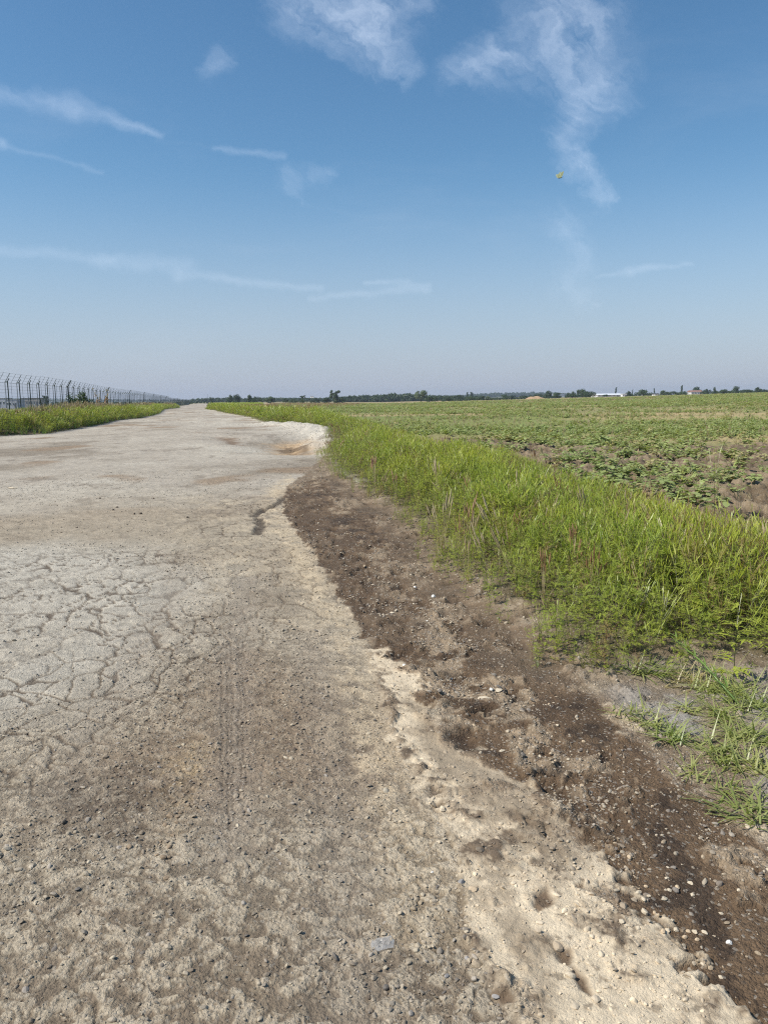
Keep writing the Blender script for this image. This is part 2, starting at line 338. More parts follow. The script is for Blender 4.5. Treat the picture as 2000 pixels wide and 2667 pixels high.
    crumb = sst(mq2 + 0.5 * mq, 0.05, 0.35) * mud; h += crumb * (0.009 * clodb + 0.006 * mq) + mud * 0.004 * mq
    h += bank * (0.07 * n2 + 0.035 * n3)
    # tread ridges pressed into the mud along the shoulder
    h += 0.03 * np.exp(-((sdpoly(x, y, MUD) - 0.02) / 0.10) ** 2) * hs_ * (0.3 + n2)
    g5 = fbm(x * 6.0, y * 6.0, 111, 6, 0.8)
    rel = np.clip(1 + 0.20 * n3 + 0.26 * g5 * sst(r, 2.5, 7) + 0.10 * n4, 0.5, 1.5)  # dips of the fine relief coloured darker as small shadows, plus random speckle
    col = col * (1 + (rel - 1) * np.clip(rd + 0.7 * sh, 0, 1))[:, None]
    # ---------- soil under the weeds, and the field
    ver = (rv < 0.05) | (lv < 0)
    vs = np.where(ver, np.maximum(sst(lv, 0.05, -0.25), sst(rv + 0.25 * n2, -0.15, -0.65)), 0)
    col = mixc(col, C(92, 82, 62), vs); h = h * (1 - vs) + vs * 0.04 * n2
    fm = is_field.astype(float)
    bare = sst(-(sdpoly(x, y, BARE) + 1.0 * n1 * sst(r, 8, 20)), -0.5, 0.5) * fm
    fieldc = mixc(np.repeat(C(140, 134, 88), n[0], 0), C(172, 152, 110), sst(fbm(x * 0.05, y * 0.12, 31, 4), -0.1, 0.35))
    fieldc = mixc(fieldc, C(116, 128, 66), sst(fbm(x * 0.03 + 7, y * 0.05, 33, 4), -0.05, 0.3) * 0.85)
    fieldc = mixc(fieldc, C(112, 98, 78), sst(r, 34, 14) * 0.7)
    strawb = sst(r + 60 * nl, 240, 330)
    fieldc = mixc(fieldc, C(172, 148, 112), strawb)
    soil = mixc(np.repeat(C(108, 92, 72), n[0], 0), C(142, 124, 100), sst(n2 + 0.5 * n1 + 0.5 * n3, 0, 0.5))
    fieldc = mixc(fieldc, soil, bare)
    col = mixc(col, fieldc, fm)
    g1, g2, gc = worley(x * 2.6 + wx * 6, y * 2.6 + wy * 6, 27); g3, g4, gd = worley(x * 5.5 + wx * 8, y * 5.5 + wy * 8, 28)
    cl = np.clip(1 - (g1 / 0.62) ** 2, 0, 1) * gc; cl2 = np.clip(1 - (g3 / 0.6) ** 2, 0, 1) * gd
    h = h * (1 - fm) + fm * (0.06 * n1 + 0.05 * n2 + (0.35 + bare) * sst(r, 60, 25) * (0.045 * cl + 0.05 * cl2 + 0.06 * n3 + 0.06 * n2))
    lo = left_out.astype(float)
    col = mixc(col, mixc(np.repeat(C(120, 120, 72), n[0], 0), C(150, 138, 98), sst(nl + n1, -0.1, 0.4)), lo)
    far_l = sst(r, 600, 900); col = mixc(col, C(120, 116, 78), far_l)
    h = h * (1 - lo) + lo * 0.05 * n1
    behind = sst(y, 0.2, -1.0) * 0
    col = col * (1 + np.clip(rd + sh + mud, 0, 1)[:, None] * (1 - fm - vs - lo).clip(0, 1)[:, None] * np.array([[0.09, 0.092, 0.08]]))
    grain = np.clip(0.55 * rd + 0.75 * sh * (1 - mud) + 0.15 * mud + 0.3 * (fm + vs + lo), 0, 1)
    zone = np.zeros(n, int)                     # 0 road, 1 shoulder, 2 left verge, 3 right verge, 4 field, 5 beyond the fence
    zone[sh > 0.5] = 1; zone[mud > 0.6] = 1
    zone[lv < 0] = 2; zone[rv < 0] = 3; zone[is_field] = 4; zone[left_out] = 5
    zone[(y < 0.3) & (zone > 1)] = 0
    return z + h, np.clip(col, 0.01, 0.9), grain, zone

# ------------------------------------------------------------------ object helpers
col_main = scene.collection
def link(o, parent=None):
    col_main.objects.link(o)
    if parent: o.parent = parent
    return o
def tag(o, label=None, cat=None, group=None, kind=None):
    if label: o['label'] = label
    if cat: o['category'] = cat
    if group: o['group'] = group
    if kind: o['kind'] = kind
    return o
def empty(name, loc, rz=0.0, sc=1.0):
    o = bpy.data.objects.new(name, None); o.location = loc; o.rotation_euler = (0, 0, rz); o.scale = (sc,) * 3 if not hasattr(sc, '__len__') else sc
    o.empty_display_size = 0.1
    return link(o)
class MB:
    def __init__(s): s.v = []; s.f = []; s.m = []
    def add(s, vs, fs, mat=0):
        b = len(s.v); s.v += [tuple(q) for q in vs]; s.f += [tuple(i + b for i in q) for q in fs]; s.m += [mat] * len(fs)
    def box(s, c, d, rot=None, mat=0):
        vs = [Vector((sx_ * d[0] / 2, sy_ * d[1] / 2, sz_ * d[2] / 2)) for sx_ in (-1, 1) for sy_ in (-1, 1) for sz_ in (-1, 1)]
        if rot is not None: vs = [rot @ q for q in vs]
        s.add([q + Vector(c) for q in vs], [(0, 1, 3, 2), (4, 6, 7, 5), (0, 4, 5, 1), (2, 3, 7, 6), (0, 2, 6, 4), (1, 5, 7, 3)], mat)
    def tube(s, pts, rad, n=5, mat=0, cap=True):
        pts = [Vector(p) for p in pts]; rad = rad if hasattr(rad, '__len__') else [rad] * len(pts); vs = []
        for i, p in enumerate(pts):
            d = (pts[min(i + 1, len(pts) - 1)] - pts[max(i - 1, 0)]).normalized()
            a = d.orthogonal().normalized() if abs(d.z) < 0.99 else Vector((1, 0, 0)); b = d.cross(a).normalized(); a = b.cross(d)
            for k in range(n):
                t = 2 * math.pi * k / n; vs.append(p + a * (math.cos(t) * rad[i]) + b * (math.sin(t) * rad[i]))
        fs = [(i * n + k, i * n + (k + 1) % n, (i + 1) * n + (k + 1) % n, (i + 1) * n + k) for i in range(len(pts) - 1) for k in range(n)]
        if cap: fs += [tuple(range(n))[::-1], tuple(range((len(pts) - 1) * n, len(pts) * n))]
        s.add(vs, fs, mat)
    def leaf(s, base, d, length, width, bend=0.3, mat=0, seg=3, shape='leaf', side=None):
        d = Vector(d).normalized(); up = Vector((0, 0, 1)); sd_ = side or d.cross(up)
        if sd_.length < 0.05: sd_ = Vector((1, 0, 0))
        sd_.normalize(); p = Vector(base); vs = []; dd = d.copy()
        for i in range(seg + 1):
            t = i / seg
            wd = width * (math.sin(math.pi * min(1, t * 0.86 + 0.12)) if shape == 'leaf' else (1 - t) ** 0.7 * 0.98 + 0.02) / 2
            vs += [p - sd_ * wd, p + sd_ * wd]
            dd = (dd + Vector((0, 0, -bend / seg))).normalized(); p = p + dd * (length / seg)
        s.add(vs, [(2 * i, 2 * i + 1, 2 * i + 3, 2 * i + 2) for i in range(seg)], mat)
    def mesh(s, name, mats, smooth=False):
        me = bpy.data.meshes.new(name); me.from_pydata(s.v, [], s.f)
        for m in mats: me.materials.append(m)
        if len(mats) > 1: me.polygons.foreach_set('material_index', np.array(s.m, dtype=np.int32))
        if smooth: me.polygons.foreach_set('use_smooth', np.ones(len(s.f), dtype=bool))
        me.update(); return me
    def build(s, name, mats, parent=None, smooth=False):
        mats = mats if isinstance(mats, (list, tuple)) else [mats]
        return link(bpy.data.objects.new(name, s.mesh(name, mats, smooth)), parent)

# ------------------------------------------------------------------ materials
def newmat(name):
    m = bpy.data.materials.new(name); m.use_nodes = True; t = m.node_tree; t.nodes.clear()
    out = N(t, 'ShaderNodeOutputMaterial'); return m, t, out
def plain(name, c, rough=0.7, var=0.15, scale=8.0, metal=0.0, bump=0.0):
    m, t, out = newmat(name); b = N(t, 'ShaderNodeBsdfPrincipled')
    g = N(t, 'ShaderNodeNewGeometry'); tcn = N(t, 'ShaderNodeTexCoord')
    n = NOISE(t, tcn.outputs['Object'], scale, 5, 0.6); oi = N(t, 'ShaderNodeObjectInfo')
    f = M_(t, 'MULTIPLY_ADD', n, 2 * var, 1 - var); f = M_(t, 'MULTIPLY', f, M_(t, 'MULTIPLY_ADD', oi.outputs['Random'], var, 1 - var / 2))
    v = VM(t, 'SCALE', (c[0], c[1], c[2]), s=f); t.links.new(v, b.inputs['Base Color'])
    b.inputs['Roughness'].default_value = rough; b.inputs['Metallic'].default_value = metal
    if bump:
        bn = N(t, 'ShaderNodeBump'); bn.inputs['Strength'].default_value = bump; bn.inputs['Distance'].default_value = 0.01
        t.links.new(NOISE(t, tcn.outputs['Object'], scale * 3, 5, 0.65), bn.inputs['Height']); t.links.new(bn.outputs[0], b.inputs['Normal'])
    t.links.new(b.outputs[0], out.inputs[0]); return m
def foliage(name, c1, c2, c3=None, transl=0.3, world_scale=0.35, gloss=0.06):
    """leaf colour varies by plant and in drifts over the ground"""
    m, t, out = newmat(name); g = N(t, 'ShaderNodeNewGeometry'); oi = N(t, 'ShaderNodeObjectInfo')
    nz = NOISE(t, g.outputs['Position'], world_scale, 3, 0.6)
    f = M_(t, 'ADD', M_(t, 'MULTIPLY', oi.outputs['Random'], 0.55), M_(t, 'MULTIPLY', SS(t, nz, 0.3, 0.7), 0.6), clamp=True)
    c = MIX(t, f, tuple(c1) + (1,), tuple(c2) + (1,))
    if c3 is not None:
        wr = N(t, 'ShaderNodeTexWhiteNoise', noise_dimensions='1D'); t.links.new(oi.outputs['Random'], wr.inputs['W'])
        c = MIX(t, SS(t, wr.outputs[0], 0.80, 0.97), c, tuple(c3) + (1,))
    d = N(t, 'ShaderNodeBsdfDiffuse'); tr = N(t, 'ShaderNodeBsdfTranslucent'); gl = N(t, 'ShaderNodeBsdfGlossy')
    gl.inputs['Roughness'].default_value = 0.45
    t.links.new(c, d.inputs[0]); t.links.new(MIX(t, 1.0, c, (1.15, 1.2, 0.6, 1), 'MULTIPLY'), tr.inputs[0])
    a = N(t, 'ShaderNodeMixShader'); a.inputs[0].default_value = transl; t.links.new(d.outputs[0], a.inputs[1]); t.links.new(tr.outputs[0], a.inputs[2])
    b = N(t, 'ShaderNodeMixShader'); b.inputs[0].default_value = gloss; t.links.new(a.outputs[0], b.inputs[1]); t.links.new(gl.outputs[0], b.inputs[2])
    t.links.new(b.outputs[0], out.inputs[0]); return m
def ground_material(name, bump=1.0, speck=1.0):
    m, t, out = newmat(name); b = N(t, 'ShaderNodeBsdfPrincipled'); g = N(t, 'ShaderNodeNewGeometry')
    at = N(t, 'ShaderNodeAttribute', attribute_name='Col'); gr = N(t, 'ShaderNodeAttribute', attribute_name='grain')
    pos = g.outputs['Position']
    grain = M_(t, 'MULTIPLY', gr.outputs['Fac'], speck)
    vo = N(t, 'ShaderNodeTexVoronoi', feature='F1'); t.links.new(pos, vo.inputs['Vector']); vo.inputs['Scale'].default_value = 95
    vo2 = N(t, 'ShaderNodeTexVoronoi', feature='F1'); t.links.new(pos, vo2.inputs['Vector']); vo2.inputs['Scale'].default_value = 210
    sp = N(t, 'ShaderNodeSeparateColor'); t.links.new(vo.outputs['Color'], sp.inputs[0])
    sp2 = N(t, 'ShaderNodeSeparateColor'); t.links.new(vo2.outputs['Color'], sp2.inputs[0])
    n1 = NOISE(t, pos, 28, 6, 0.7); n2 = NOISE(t, pos, 160, 4, 0.7)
    k = M_(t, 'ADD', M_(t, 'MULTIPLY_ADD', sp.outputs[0], 0.44, -0.22), M_(t, 'MULTIPLY_ADD', sp2.outputs[0], 0.34, -0.17))
    k = M_(t, 'MULTIPLY', k, grain)
    k = M_(t, 'ADD', k, M_(t, 'MULTIPLY_ADD', n1, 0.42, -0.21)); k = M_(t, 'ADD', k, M_(t, 'MULTIPLY_ADD', n2, 0.40, -0.20))
    k = M_(t, 'ADD', k, 1.0)
    c = VM(t, 'SCALE', at.outputs['Color'], s=k)
    bright = M_(t, 'MULTIPLY', SS(t, sp.outputs[1], 0.93, 0.97), M_(t, 'MULTIPLY', grain, 0.55))
    c = MIX(t, bright, c, (0.50, 0.45, 0.37, 1))
    darks = M_(t, 'MULTIPLY', SS(t, sp.outputs[2], 0.93, 0.97), M_(t, 'MULTIPLY', grain, 0.5))
    c = MIX(t, darks, c, (0.10, 0.085, 0.07, 1))
    t.links.new(c, b.inputs['Base Color']); b.inputs['Roughness'].default_value = 0.93; b.inputs['Specular IOR Level'].default_value = 0.2
    hgt = M_(t, 'ADD', M_(t, 'MULTIPLY', M_(t, 'SUBTRACT', 0.6, vo.outputs['Distance']), M_(t, 'MULTIPLY', grain, 0.7)), M_(t, 'MULTIPLY', n2, 0.5))
    hgt = M_(t, 'ADD', hgt, M_(t, 'MULTIPLY', n1, 0.9))
    hgt = M_(t, 'ADD', hgt, M_(t, 'MULTIPLY', M_(t, 'SUBTRACT', 0.6, vo2.outputs['Distance']), M_(t, 'MULTIPLY', grain, 0.35)))
    bn = N(t, 'ShaderNodeBump'); bn.inputs['Strength'].default_value = bump; bn.inputs['Distance'].default_value = 0.011
    t.links.new(hgt, bn.inputs['Height']); t.links.new(bn.outputs[0], b.inputs['Normal'])
    t.links.new(b.outputs[0], out.inputs[0]); return m
MT = {}
MT['ground'] = ground_material('dusty_ground'); MT['field'] = ground_material('field_soil', 0.8, 0.8)

# ------------------------------------------------------------------ ground sheet (finer mesh nearer the viewer)
def geo(a, b, k): return a * np.exp(np.arange(0, math.log(b / a), k))
rad = np.concatenate([[0.25, 0.5, 0.75, 1.0, 1.15, 1.3], geo(1.4, 5, 0.003), geo(5, 60, 0.006), geo(60, 700, 0.016), geo(700, 4300, 0.09), [4400.0]])
af = np.arange(-34, 34.001, 0.1); ao = 34 + np.cumsum(np.minimum(0.2 * 1.12 ** np.arange(200), 4.0)); ao = ao[ao < 178]
ang = np.radians(np.concatenate([-ao[::-1], af, ao, [180.0]]))
nr, na = len(rad), len(ang)
RR, AA = np.meshgrid(rad, ang, indexing='ij')
gx = (RR * np.sin(AA)).ravel(); gy = (RR * np.cos(AA)).ravel()
gz = np.empty_like(gx); gc_ = np.empty((gx.size, 3)); gg_ = np.empty_like(gx); gzone = np.empty(gx.size, int)
for a in range(0, gx.size, 200000):
    s_ = slice(a, a + 200000); gz[s_], gc_[s_], gg_[s_], gzone[s_] = ground(gx[s_], gy[s_])
GV = np.stack([gx, gy, gz], 1).astype(np.float32)
idx = np.arange(nr * na).reshape(nr, na)
q = np.stack([idx[:-1, :], np.roll(idx, -1, 1)[:-1, :], np.roll(idx, -1, 1)[1:, :], idx[1:, :]], -1).reshape(-1, 4)[:, ::-1]
fz = gzone[q[:, 0]]
def sheet(name, faces, mat):
    used, inv = np.unique(faces.ravel(), return_inverse=True)
    me = bpy.data.meshes.new(name); nf = len(faces)
    me.vertices.add(len(used)); me.vertices.foreach_set('co', GV[used].ravel())
    me.loops.add(nf * 4); me.loops.foreach_set('vertex_index', inv.ravel().astype(np.int32))
    me.polygons.add(nf); me.polygons.foreach_set('loop_start', np.arange(0, nf * 4, 4, dtype=np.int32))
    me.polygons.foreach_set('use_smooth', np.ones(nf, bool))
    ca = me.attributes.new('Col', 'FLOAT_COLOR', 'POINT'); ca.data.foreach_set('color', np.concatenate([gc_[used], np.ones((len(used), 1))], 1).astype(np.float32).ravel())
    ga = me.attributes.new('grain', 'FLOAT', 'POINT'); ga.data.foreach_set('value', gg_[used].astype(np.float32))
    me.update(calc_edges=True); me.validate(); me.materials.append(mat)
    return tag(link(bpy.data.objects.new(name, me)), kind='structure')
for i, (nm, mt) in enumerate((('road', 'ground'), ('road_shoulder', 'ground'), ('left_verge_ground', 'field'), ('right_verge_ground', 'field'), ('field', 'field'), ('airfield_ground', 'field'))):
    sheet(nm, q[fz == i], MT[mt])
def Z(x, y):
    x = np.atleast_1d(np.asarray(x, float)); y = np.atleast_1d(np.asarray(y, float)); return ground(x, y)[0]
def Z1(x, y): return float(Z(x, y)[0])

# ------------------------------------------------------------------ cirrus, thin sheets of ice cloud eight kilometres up
CLOUD_ALT = 8000.0
m_, t_, out_ = newmat('cirrus'); at_ = N(t_, 'ShaderNodeAttribute', attribute_name='cloud_alpha')
tp_ = N(t_, 'ShaderNodeBsdfTransparent'); tl_ = N(t_, 'ShaderNodeBsdfTranslucent'); tl_.inputs[0].default_value = (0.80, 0.84, 0.90, 1)
mx_ = N(t_, 'ShaderNodeMixShader'); t_.links.new(at_.outputs['Fac'], mx_.inputs[0]); t_.links.new(tp_.outputs[0], mx_.inputs[1]); t_.links.new(tl_.outputs[0], mx_.inputs[2])
t_.links.new(mx_.outputs[0], out_.inputs[0]); MT['cirrus'] = m_
def cirrus(label, streaks, wisp=1.0, seed=0, fil=1.0, step=2.6):
    xs = [v for s in streaks for v in (s[0], s[2])]; ys = [v for s in streaks for v in (s[1], s[3])]; wm = max(max(s[4], s[5]) for s in streaks)
    pad = wm * 2.2 + 45 * wisp
    X, Y = np.meshgrid(np.arange(min(xs) - pad, max(xs) + pad, step), np.arange(max(min(ys) - pad, -420), min(max(ys) + pad, 985), step))
    sh_ = X.shape; x = X.ravel(); y = Y.ravel()
    a = fbm(x / 210, y / 210, 200 + seed, 4); b = fbm(x / 210, y / 210, 220 + seed, 4); c = fbm(x / 46, y / 46, 240 + seed, 6, 0.66); d = fbm(x / 46, y / 46, 260 + seed, 6, 0.66)
    ux = x + wisp * (44 * a + 32 * c); uy = y + 14 + wisp * (44 * b + 32 * d)
    den = np.zeros(x.shape)
    for x0, y0, x1, y1, w0, w1, amp in streaks:
        ex, ey = x1 - x0, y1 - y0; t = np.clip(((ux - x0) * ex + (uy - y0) * ey) / (ex * ex + ey * ey + 1e-9), 0, 1)
        dd = np.hypot(ux - x0 - t * ex, uy - y0 - t * ey) / (w0 + (w1 - w0) * t)
        den = den + (1 - den) * np.exp(-dd ** 1.5 * 0.85) * amp
    # combed filaments
    f = fbm((ux * 0.75 + uy * 0.66 + 60 * a) / 150, (uy * 0.75 - ux * 0.66 + 60 * b) / 26, 280 + seed, 6, 0.62)
    g = fbm(ux / 60, uy / 38, 300 + seed, 6, 0.65)
    den = 0.27 * den * np.clip(1 + fil * (0.85 * f + 0.65 * g), 0.0, 2.2)
    den = np.clip(den, 0, 0.85) * sst(den, 0.0, 0.05)
    edge = np.minimum.reduce([X - X.min(), X.max() - X, Y - Y.min(), Y.max() - Y]).ravel(); den *= sst(edge, 0, 30)
    dirs = np.stack([(x - 1000) / FPX, -(y - 1333.5) / FPX, -np.ones_like(x)], 1) @ CR.T
    ok = dirs[:, 2] > 0.02; den[~ok] = 0; t = CLOUD_ALT / np.where(ok, dirs[:, 2], 1)
    co = dirs * t[:, None]; ii = np.arange(x.size).reshape(sh_)
    fq = np.stack([ii[:-1, :-1], ii[:-1, 1:], ii[1:, 1:], ii[1:, :-1]], -1).reshape(-1, 4); fq = fq[den[fq].max(1) > 0.004]
    used, inv = np.unique(fq.ravel(), return_inverse=True)
    c0 = co[used].mean(0); me = bpy.data.meshes.new('cirrus_cloud')
    me.vertices.add(len(used)); me.vertices.foreach_set('co', (co[used] - c0).astype(np.float32).ravel())
    me.loops.add(fq.size); me.loops.foreach_set('vertex_index', inv.ravel().astype(np.int32))
    me.polygons.add(len(fq)); me.polygons.foreach_set('loop_start', np.arange(0, fq.size, 4, dtype=np.int32))
    da = me.attributes.new('cloud_alpha', 'FLOAT', 'POINT'); da.data.foreach_set('value', den[used].astype(np.float32))
    me.update(calc_edges=True); me.materials.append(MT['cirrus'])
    o = link(bpy.data.objects.new('cirrus_cloud', me)); o.location = c0
    return tag(o, label, 'cloud', 'cirrus clouds in the blue sky')
cirrus('broad frayed white cirrus cloud at the top middle of the sky', [(780, 30, 980, 90, 60, 62, .60), (940, 110, 1060, 190, 44, 30, .42), (990, 40, 1110, 20, 50, 40, .30), (900, -60, 960, 60, 60, 60, .5)], 1.0, 1)
cirrus('largest white cirrus cloud with a crooked tail hanging down at upper right', [(1190, 190, 1275, 140, 36, 44, .50), (1290, 165, 1450, 130, 50, 70, .30), (1430, 20, 1560, 60, 85, 75, .34), (1420, -80, 1500, 20, 90, 80, .34),
    (1500, 150, 1560, 210, 85, 65, .40), (1530, 240, 1520, 300, 56, 38, .36), (1510, 310, 1455, 370, 34, 26, .32), (1455, 380, 1490, 440, 26, 32, .32), (1500, 445, 1575, 515, 32, 20, .62)], 1.0, 2)
cirrus('small isolated puff of white cloud in the upper left sky', [(545, 200, 575, 175, 22, 28, .40)], 0.7, 3)
cirrus('bright slanting cirrus streak entering from the left edge', [(-120, 240, 200, 290, 18, 26, .42), (180, 270, 190, 300, 22, 26, .25), (200, 295, 410, 362, 24, 8, .42)], 0.42, 4, 0.6)
cirrus('thin faint cirrus streak below the bright one at the left edge', [(-60, 362, 10, 378, 14, 11, .42), (10, 384, 270, 460, 9, 7, .22)], 0.3, 5, 0.6)
cirrus('short thin cirrus dash in the middle of the left sky', [(400, 378, 560, 394, 10, 8, .08), (560, 394, 735, 420, 7, 10, .28)], 0.3, 6, 0.6)
cirrus('small fan-shaped wisp of cloud with a curling tail near mid sky', [(745, 462, 860, 455, 26, 22, .26), (745, 490, 790, 530, 10, 8, .12), (790, 535, 960, 575, 8, 10, .08)], 0.6, 7)
cirrus('long low band of thin cloud across the left half of the sky', [(-120, 650, 300, 690, 16, 14, .24), (260, 692, 490, 708, 18, 24, .24), (480, 728, 840, 762, 13, 9, .26)], 0.35, 8, 0.5)
cirrus('pair of thin cloud lines low over the middle of the horizon', [(800, 792, 1110, 768, 8, 12, .24), (950, 752, 1060, 748, 5, 8, .28), (1040, 762, 1120, 755, 5, 6, .16)], 0.25, 9, 0.6)
cirrus('small ragged cloud streak low in the right sky', [(1550, 735, 1640, 722, 5, 10, .28), (1640, 720, 1800, 698, 11, 6, .28)], 0.25, 10, 0.8)
cirrus('faint smudge of cloud under the crooked cirrus tail', [(1470, 610, 1515, 690, 46, 32, .26), (1470, 750, 1570, 800, 34, 20, .22)], 0.8, 11)
cirrus('two tiny cloud flecks low over the left horizon', [(505, 825, 520, 826, 7, 6, .16), (560, 826, 590, 825, 7, 5, .16)], 0.15, 12, 0.4)

# ------------------------------------------------------------------ scattering of uncountable things (geometry nodes)
def proto_collection(name, meshes):
    c = bpy.data.collections.new(name)
    for i, me in enumerate(meshes):
        o = bpy.data.objects.new('%s_%s' % (name, 'abcdefghijklmnop'[i]), me); c.objects.link(o)
    return c
_groups = {}
def scatter_group(col):
    if col.name in _groups: return _groups[col.name]
    g = bpy.data.node_groups.new('scatter_' + col.name, 'GeometryNodeTree')
    g.interface.new_socket('Geometry', in_out='INPUT', socket_type='NodeSocketGeometry'); g.interface.new_socket('Geometry', in_out='OUTPUT', socket_type='NodeSocketGeometry')
    gi = g.nodes.new('NodeGroupInput'); go = g.nodes.new('NodeGroupOutput'); ci = g.nodes.new('GeometryNodeCollectionInfo')
    ci.inputs['Collection'].default_value = col; ci.inputs['Separate Children'].default_value = True; ci.inputs['Reset Children'].default_value = True
    ip = g.nodes.new('GeometryNodeInstanceOnPoints'); ip.inputs['Pick Instance'].default_value = True
    def na(nm, ty):
        n = g.nodes.new('GeometryNodeInputNamedAttribute'); n.data_type = ty; n.inputs['Name'].default_value = nm; return [o for o in n.outputs if o.enabled][0]
    L = g.links.new
    L(gi.outputs[0], ip.inputs['Points']); L(ci.outputs[0], ip.inputs['Instance']); L(na('pick', 'INT'), ip.inputs['Instance Index'])
    L(na('turn', 'FLOAT_VECTOR'), ip.inputs['Rotation']); L(na('size', 'FLOAT_VECTOR'), ip.inputs['Scale']); L(ip.outputs[0], go.inputs[0])
    _groups[col.name] = g; return g
def scatter(name, col, pts, turn, size, pick, label, cat, kind='stuff'):
    n = len(pts); me = bpy.data.meshes.new(name); me.vertices.add(n); me.vertices.foreach_set('co', np.asarray(pts, np.float32).ravel())
    a = me.attributes.new('turn', 'FLOAT_VECTOR', 'POINT'); a.data.foreach_set('vector', np.asarray(turn, np.float32).ravel())
    a = me.attributes.new('size', 'FLOAT_VECTOR', 'POINT'); a.data.foreach_set('vector', np.asarray(size, np.float32).ravel())
    a = me.attributes.new('pick', 'INT', 'POINT'); a.data.foreach_set('value', np.asarray(pick, np.int32))
    me.update(); o = link(bpy.data.objects.new(name, me)); md = o.modifiers.new('scatter', 'NODES'); md.node_group = scatter_group(col)
    return tag(o, label, cat, None, kind)
def sample_poly(poly, n, bounds=None):
    lo = poly.min(0); hi = poly.max(0)
    if bounds: lo = np.maximum(lo, bounds[0]); hi = np.minimum(hi, bounds[1])
    p = lo + RNG.random((n, 2)) * (hi - lo); s = sdpoly(p[:, 0], p[:, 1], poly); k = s < 0
    return p[k], s[k], np.prod(hi - lo) / n       # points, distance inside, area that one candidate stands for
def spread(poly, dens_fn, bounds=None, dmax=80.0):
    lo = poly.min(0); hi = poly.max(0)
    if bounds: lo = np.maximum(lo, bounds[0]); hi = np.minimum(hi, bounds[1])
    n = int(np.prod(hi - lo) * dmax); p, s, _ = sample_poly(poly, n, bounds)
    k = RNG.random(len(p)) < dens_fn(p[:, 0], p[:, 1], -s) / dmax
    return p[k], -s[k]
def turns(n, tilt=0.12):
    return np.stack([RNG.normal(0, tilt, n), RNG.normal(0, tilt, n), RNG.random(n) * 6.283], 1)
def in_view(x, y, margin=6.0):
    return (np.abs(np.degrees(np.arctan2(x, y))) < 30 + margin)

# ------------------------------------------------------------------ plant models
MT['ragleaf'] = foliage('weed_leaf', (0.32, 0.41, 0.075), (0.55, 0.58, 0.10), (0.44, 0.34, 0.15), 0.5)
MT['spike'] = foliage('weed_spike', (0.40, 0.51, 0.08), (0.66, 0.66, 0.11), (0.48, 0.38, 0.17), 0.5, 0.45)
MT['stem'] = foliage('weed_stem', (0.12, 0.14, 0.05), (0.18, 0.15, 0.07), (0.20, 0.09, 0.05), 0.1)
MT['blade'] = foliage('grass_blade', (0.17, 0.29, 0.06), (0.28, 0.38, 0.09), (0.34, 0.32, 0.13), 0.42, 1.5)
MT['straw'] = foliage('dry_straw', (0.56, 0.46, 0.27), (0.44, 0.34, 0.19), None, 0.3, 2.0)
MT['crop'] = foliage('crop_leaf', (0.26, 0.34, 0.11), (0.43, 0.47, 0.18), (0.48, 0.42, 0.20), 0.35, 0.2)
MT['litter'] = foliage('dead_grass', (0.34, 0.27, 0.16), (0.26, 0.20, 0.12), None, 0.2, 5.0)
MT['creep'] = foliage('creeping_grass', (0.26, 0.32, 0.085), (0.42, 0.43, 0.15), (0.46, 0.38, 0.19), 0.4, 4.0)
MT['rust'] = foliage('rusty_seedhead', (0.34, 0.18, 0.09), (0.42, 0.28, 0.13), None, 0.25, 2.0)
def ragweed(seed, h=0.5, nleaf=15, spikes=5, dens=1.0):
    r = random.Random(seed); b = MB(); lean = Vector((r.uniform(-.08, .08), r.uniform(-.08, .08), 1)).normalized(); tips = []
    b.tube([(0, 0, -0.03), lean * h * 0.5, lean * h * 0.92], [0.0032, 0.0024, 0.0012], 3, 2, False)
    nb = 5
    brs = [(Vector((0, 0, 0)), lean, h)]
    for k in range(nb):
        z0 = h * r.uniform(0.25, 0.6); a = r.uniform(0, 6.28); d = Vector((math.cos(a) * .55, math.sin(a) * .55, 1)).normalized(); L = (h - z0) * r.uniform(0.7, 0.98)
        p0 = lean * z0; b.tube([p0, p0 + d * L], [0.002, 0.001], 3, 2, False); brs.append((p0, d, L))
    for k in range(nleaf):
        p0, d, L = brs[0] if r.random() < 0.5 else brs[r.randrange(len(brs))]
        t = r.uniform(0.08, 0.88); base = p0 + d * (L * t); a = r.uniform(0, 6.28); ll = h * r.uniform(0.13, 0.24) * (1.15 - 0.5 * t)
        ld = Vector((math.cos(a), math.sin(a), r.uniform(0.1, 0.75))).normalized(); sd_ = ld.cross(Vector((0, 0, 1))).normalized()
        b.leaf(base, ld, ll, ll * 0.16, 0.5, 0, 2)
        for q in (0.3, 0.5, 0.7, 0.85):
            for s_ in (-1, 1):
                b.leaf(base + ld * (ll * q) + Vector((0, 0, -0.15 * ll * q * q)), (ld * 0.75 + sd_ * s_ * 0.9 + Vector((0, 0, r.uniform(-.2, .3)))), ll * 0.42 * (1.15 - q * 0.6), ll * 0.13, 0.3, 0, 1)
    for k in range(spikes):
        p0, d, L = brs[k % len(brs)]; base = p0 + d * (L * r.uniform(0.66, 1.0)); a = r.uniform(0, 6.28)
        sdv = (d + Vector((math.cos(a), math.sin(a), 0)) * r.uniform(0.03, 0.22)).normalized(); sl = h * r.uniform(0.07, 0.16)
        b.tube([base, base + sdv * sl * 0.35, base + sdv * sl * 0.8, base + sdv * sl], [0.0012, 0.0026, 0.0021, 0.0006], 3, 1, False)
    return b
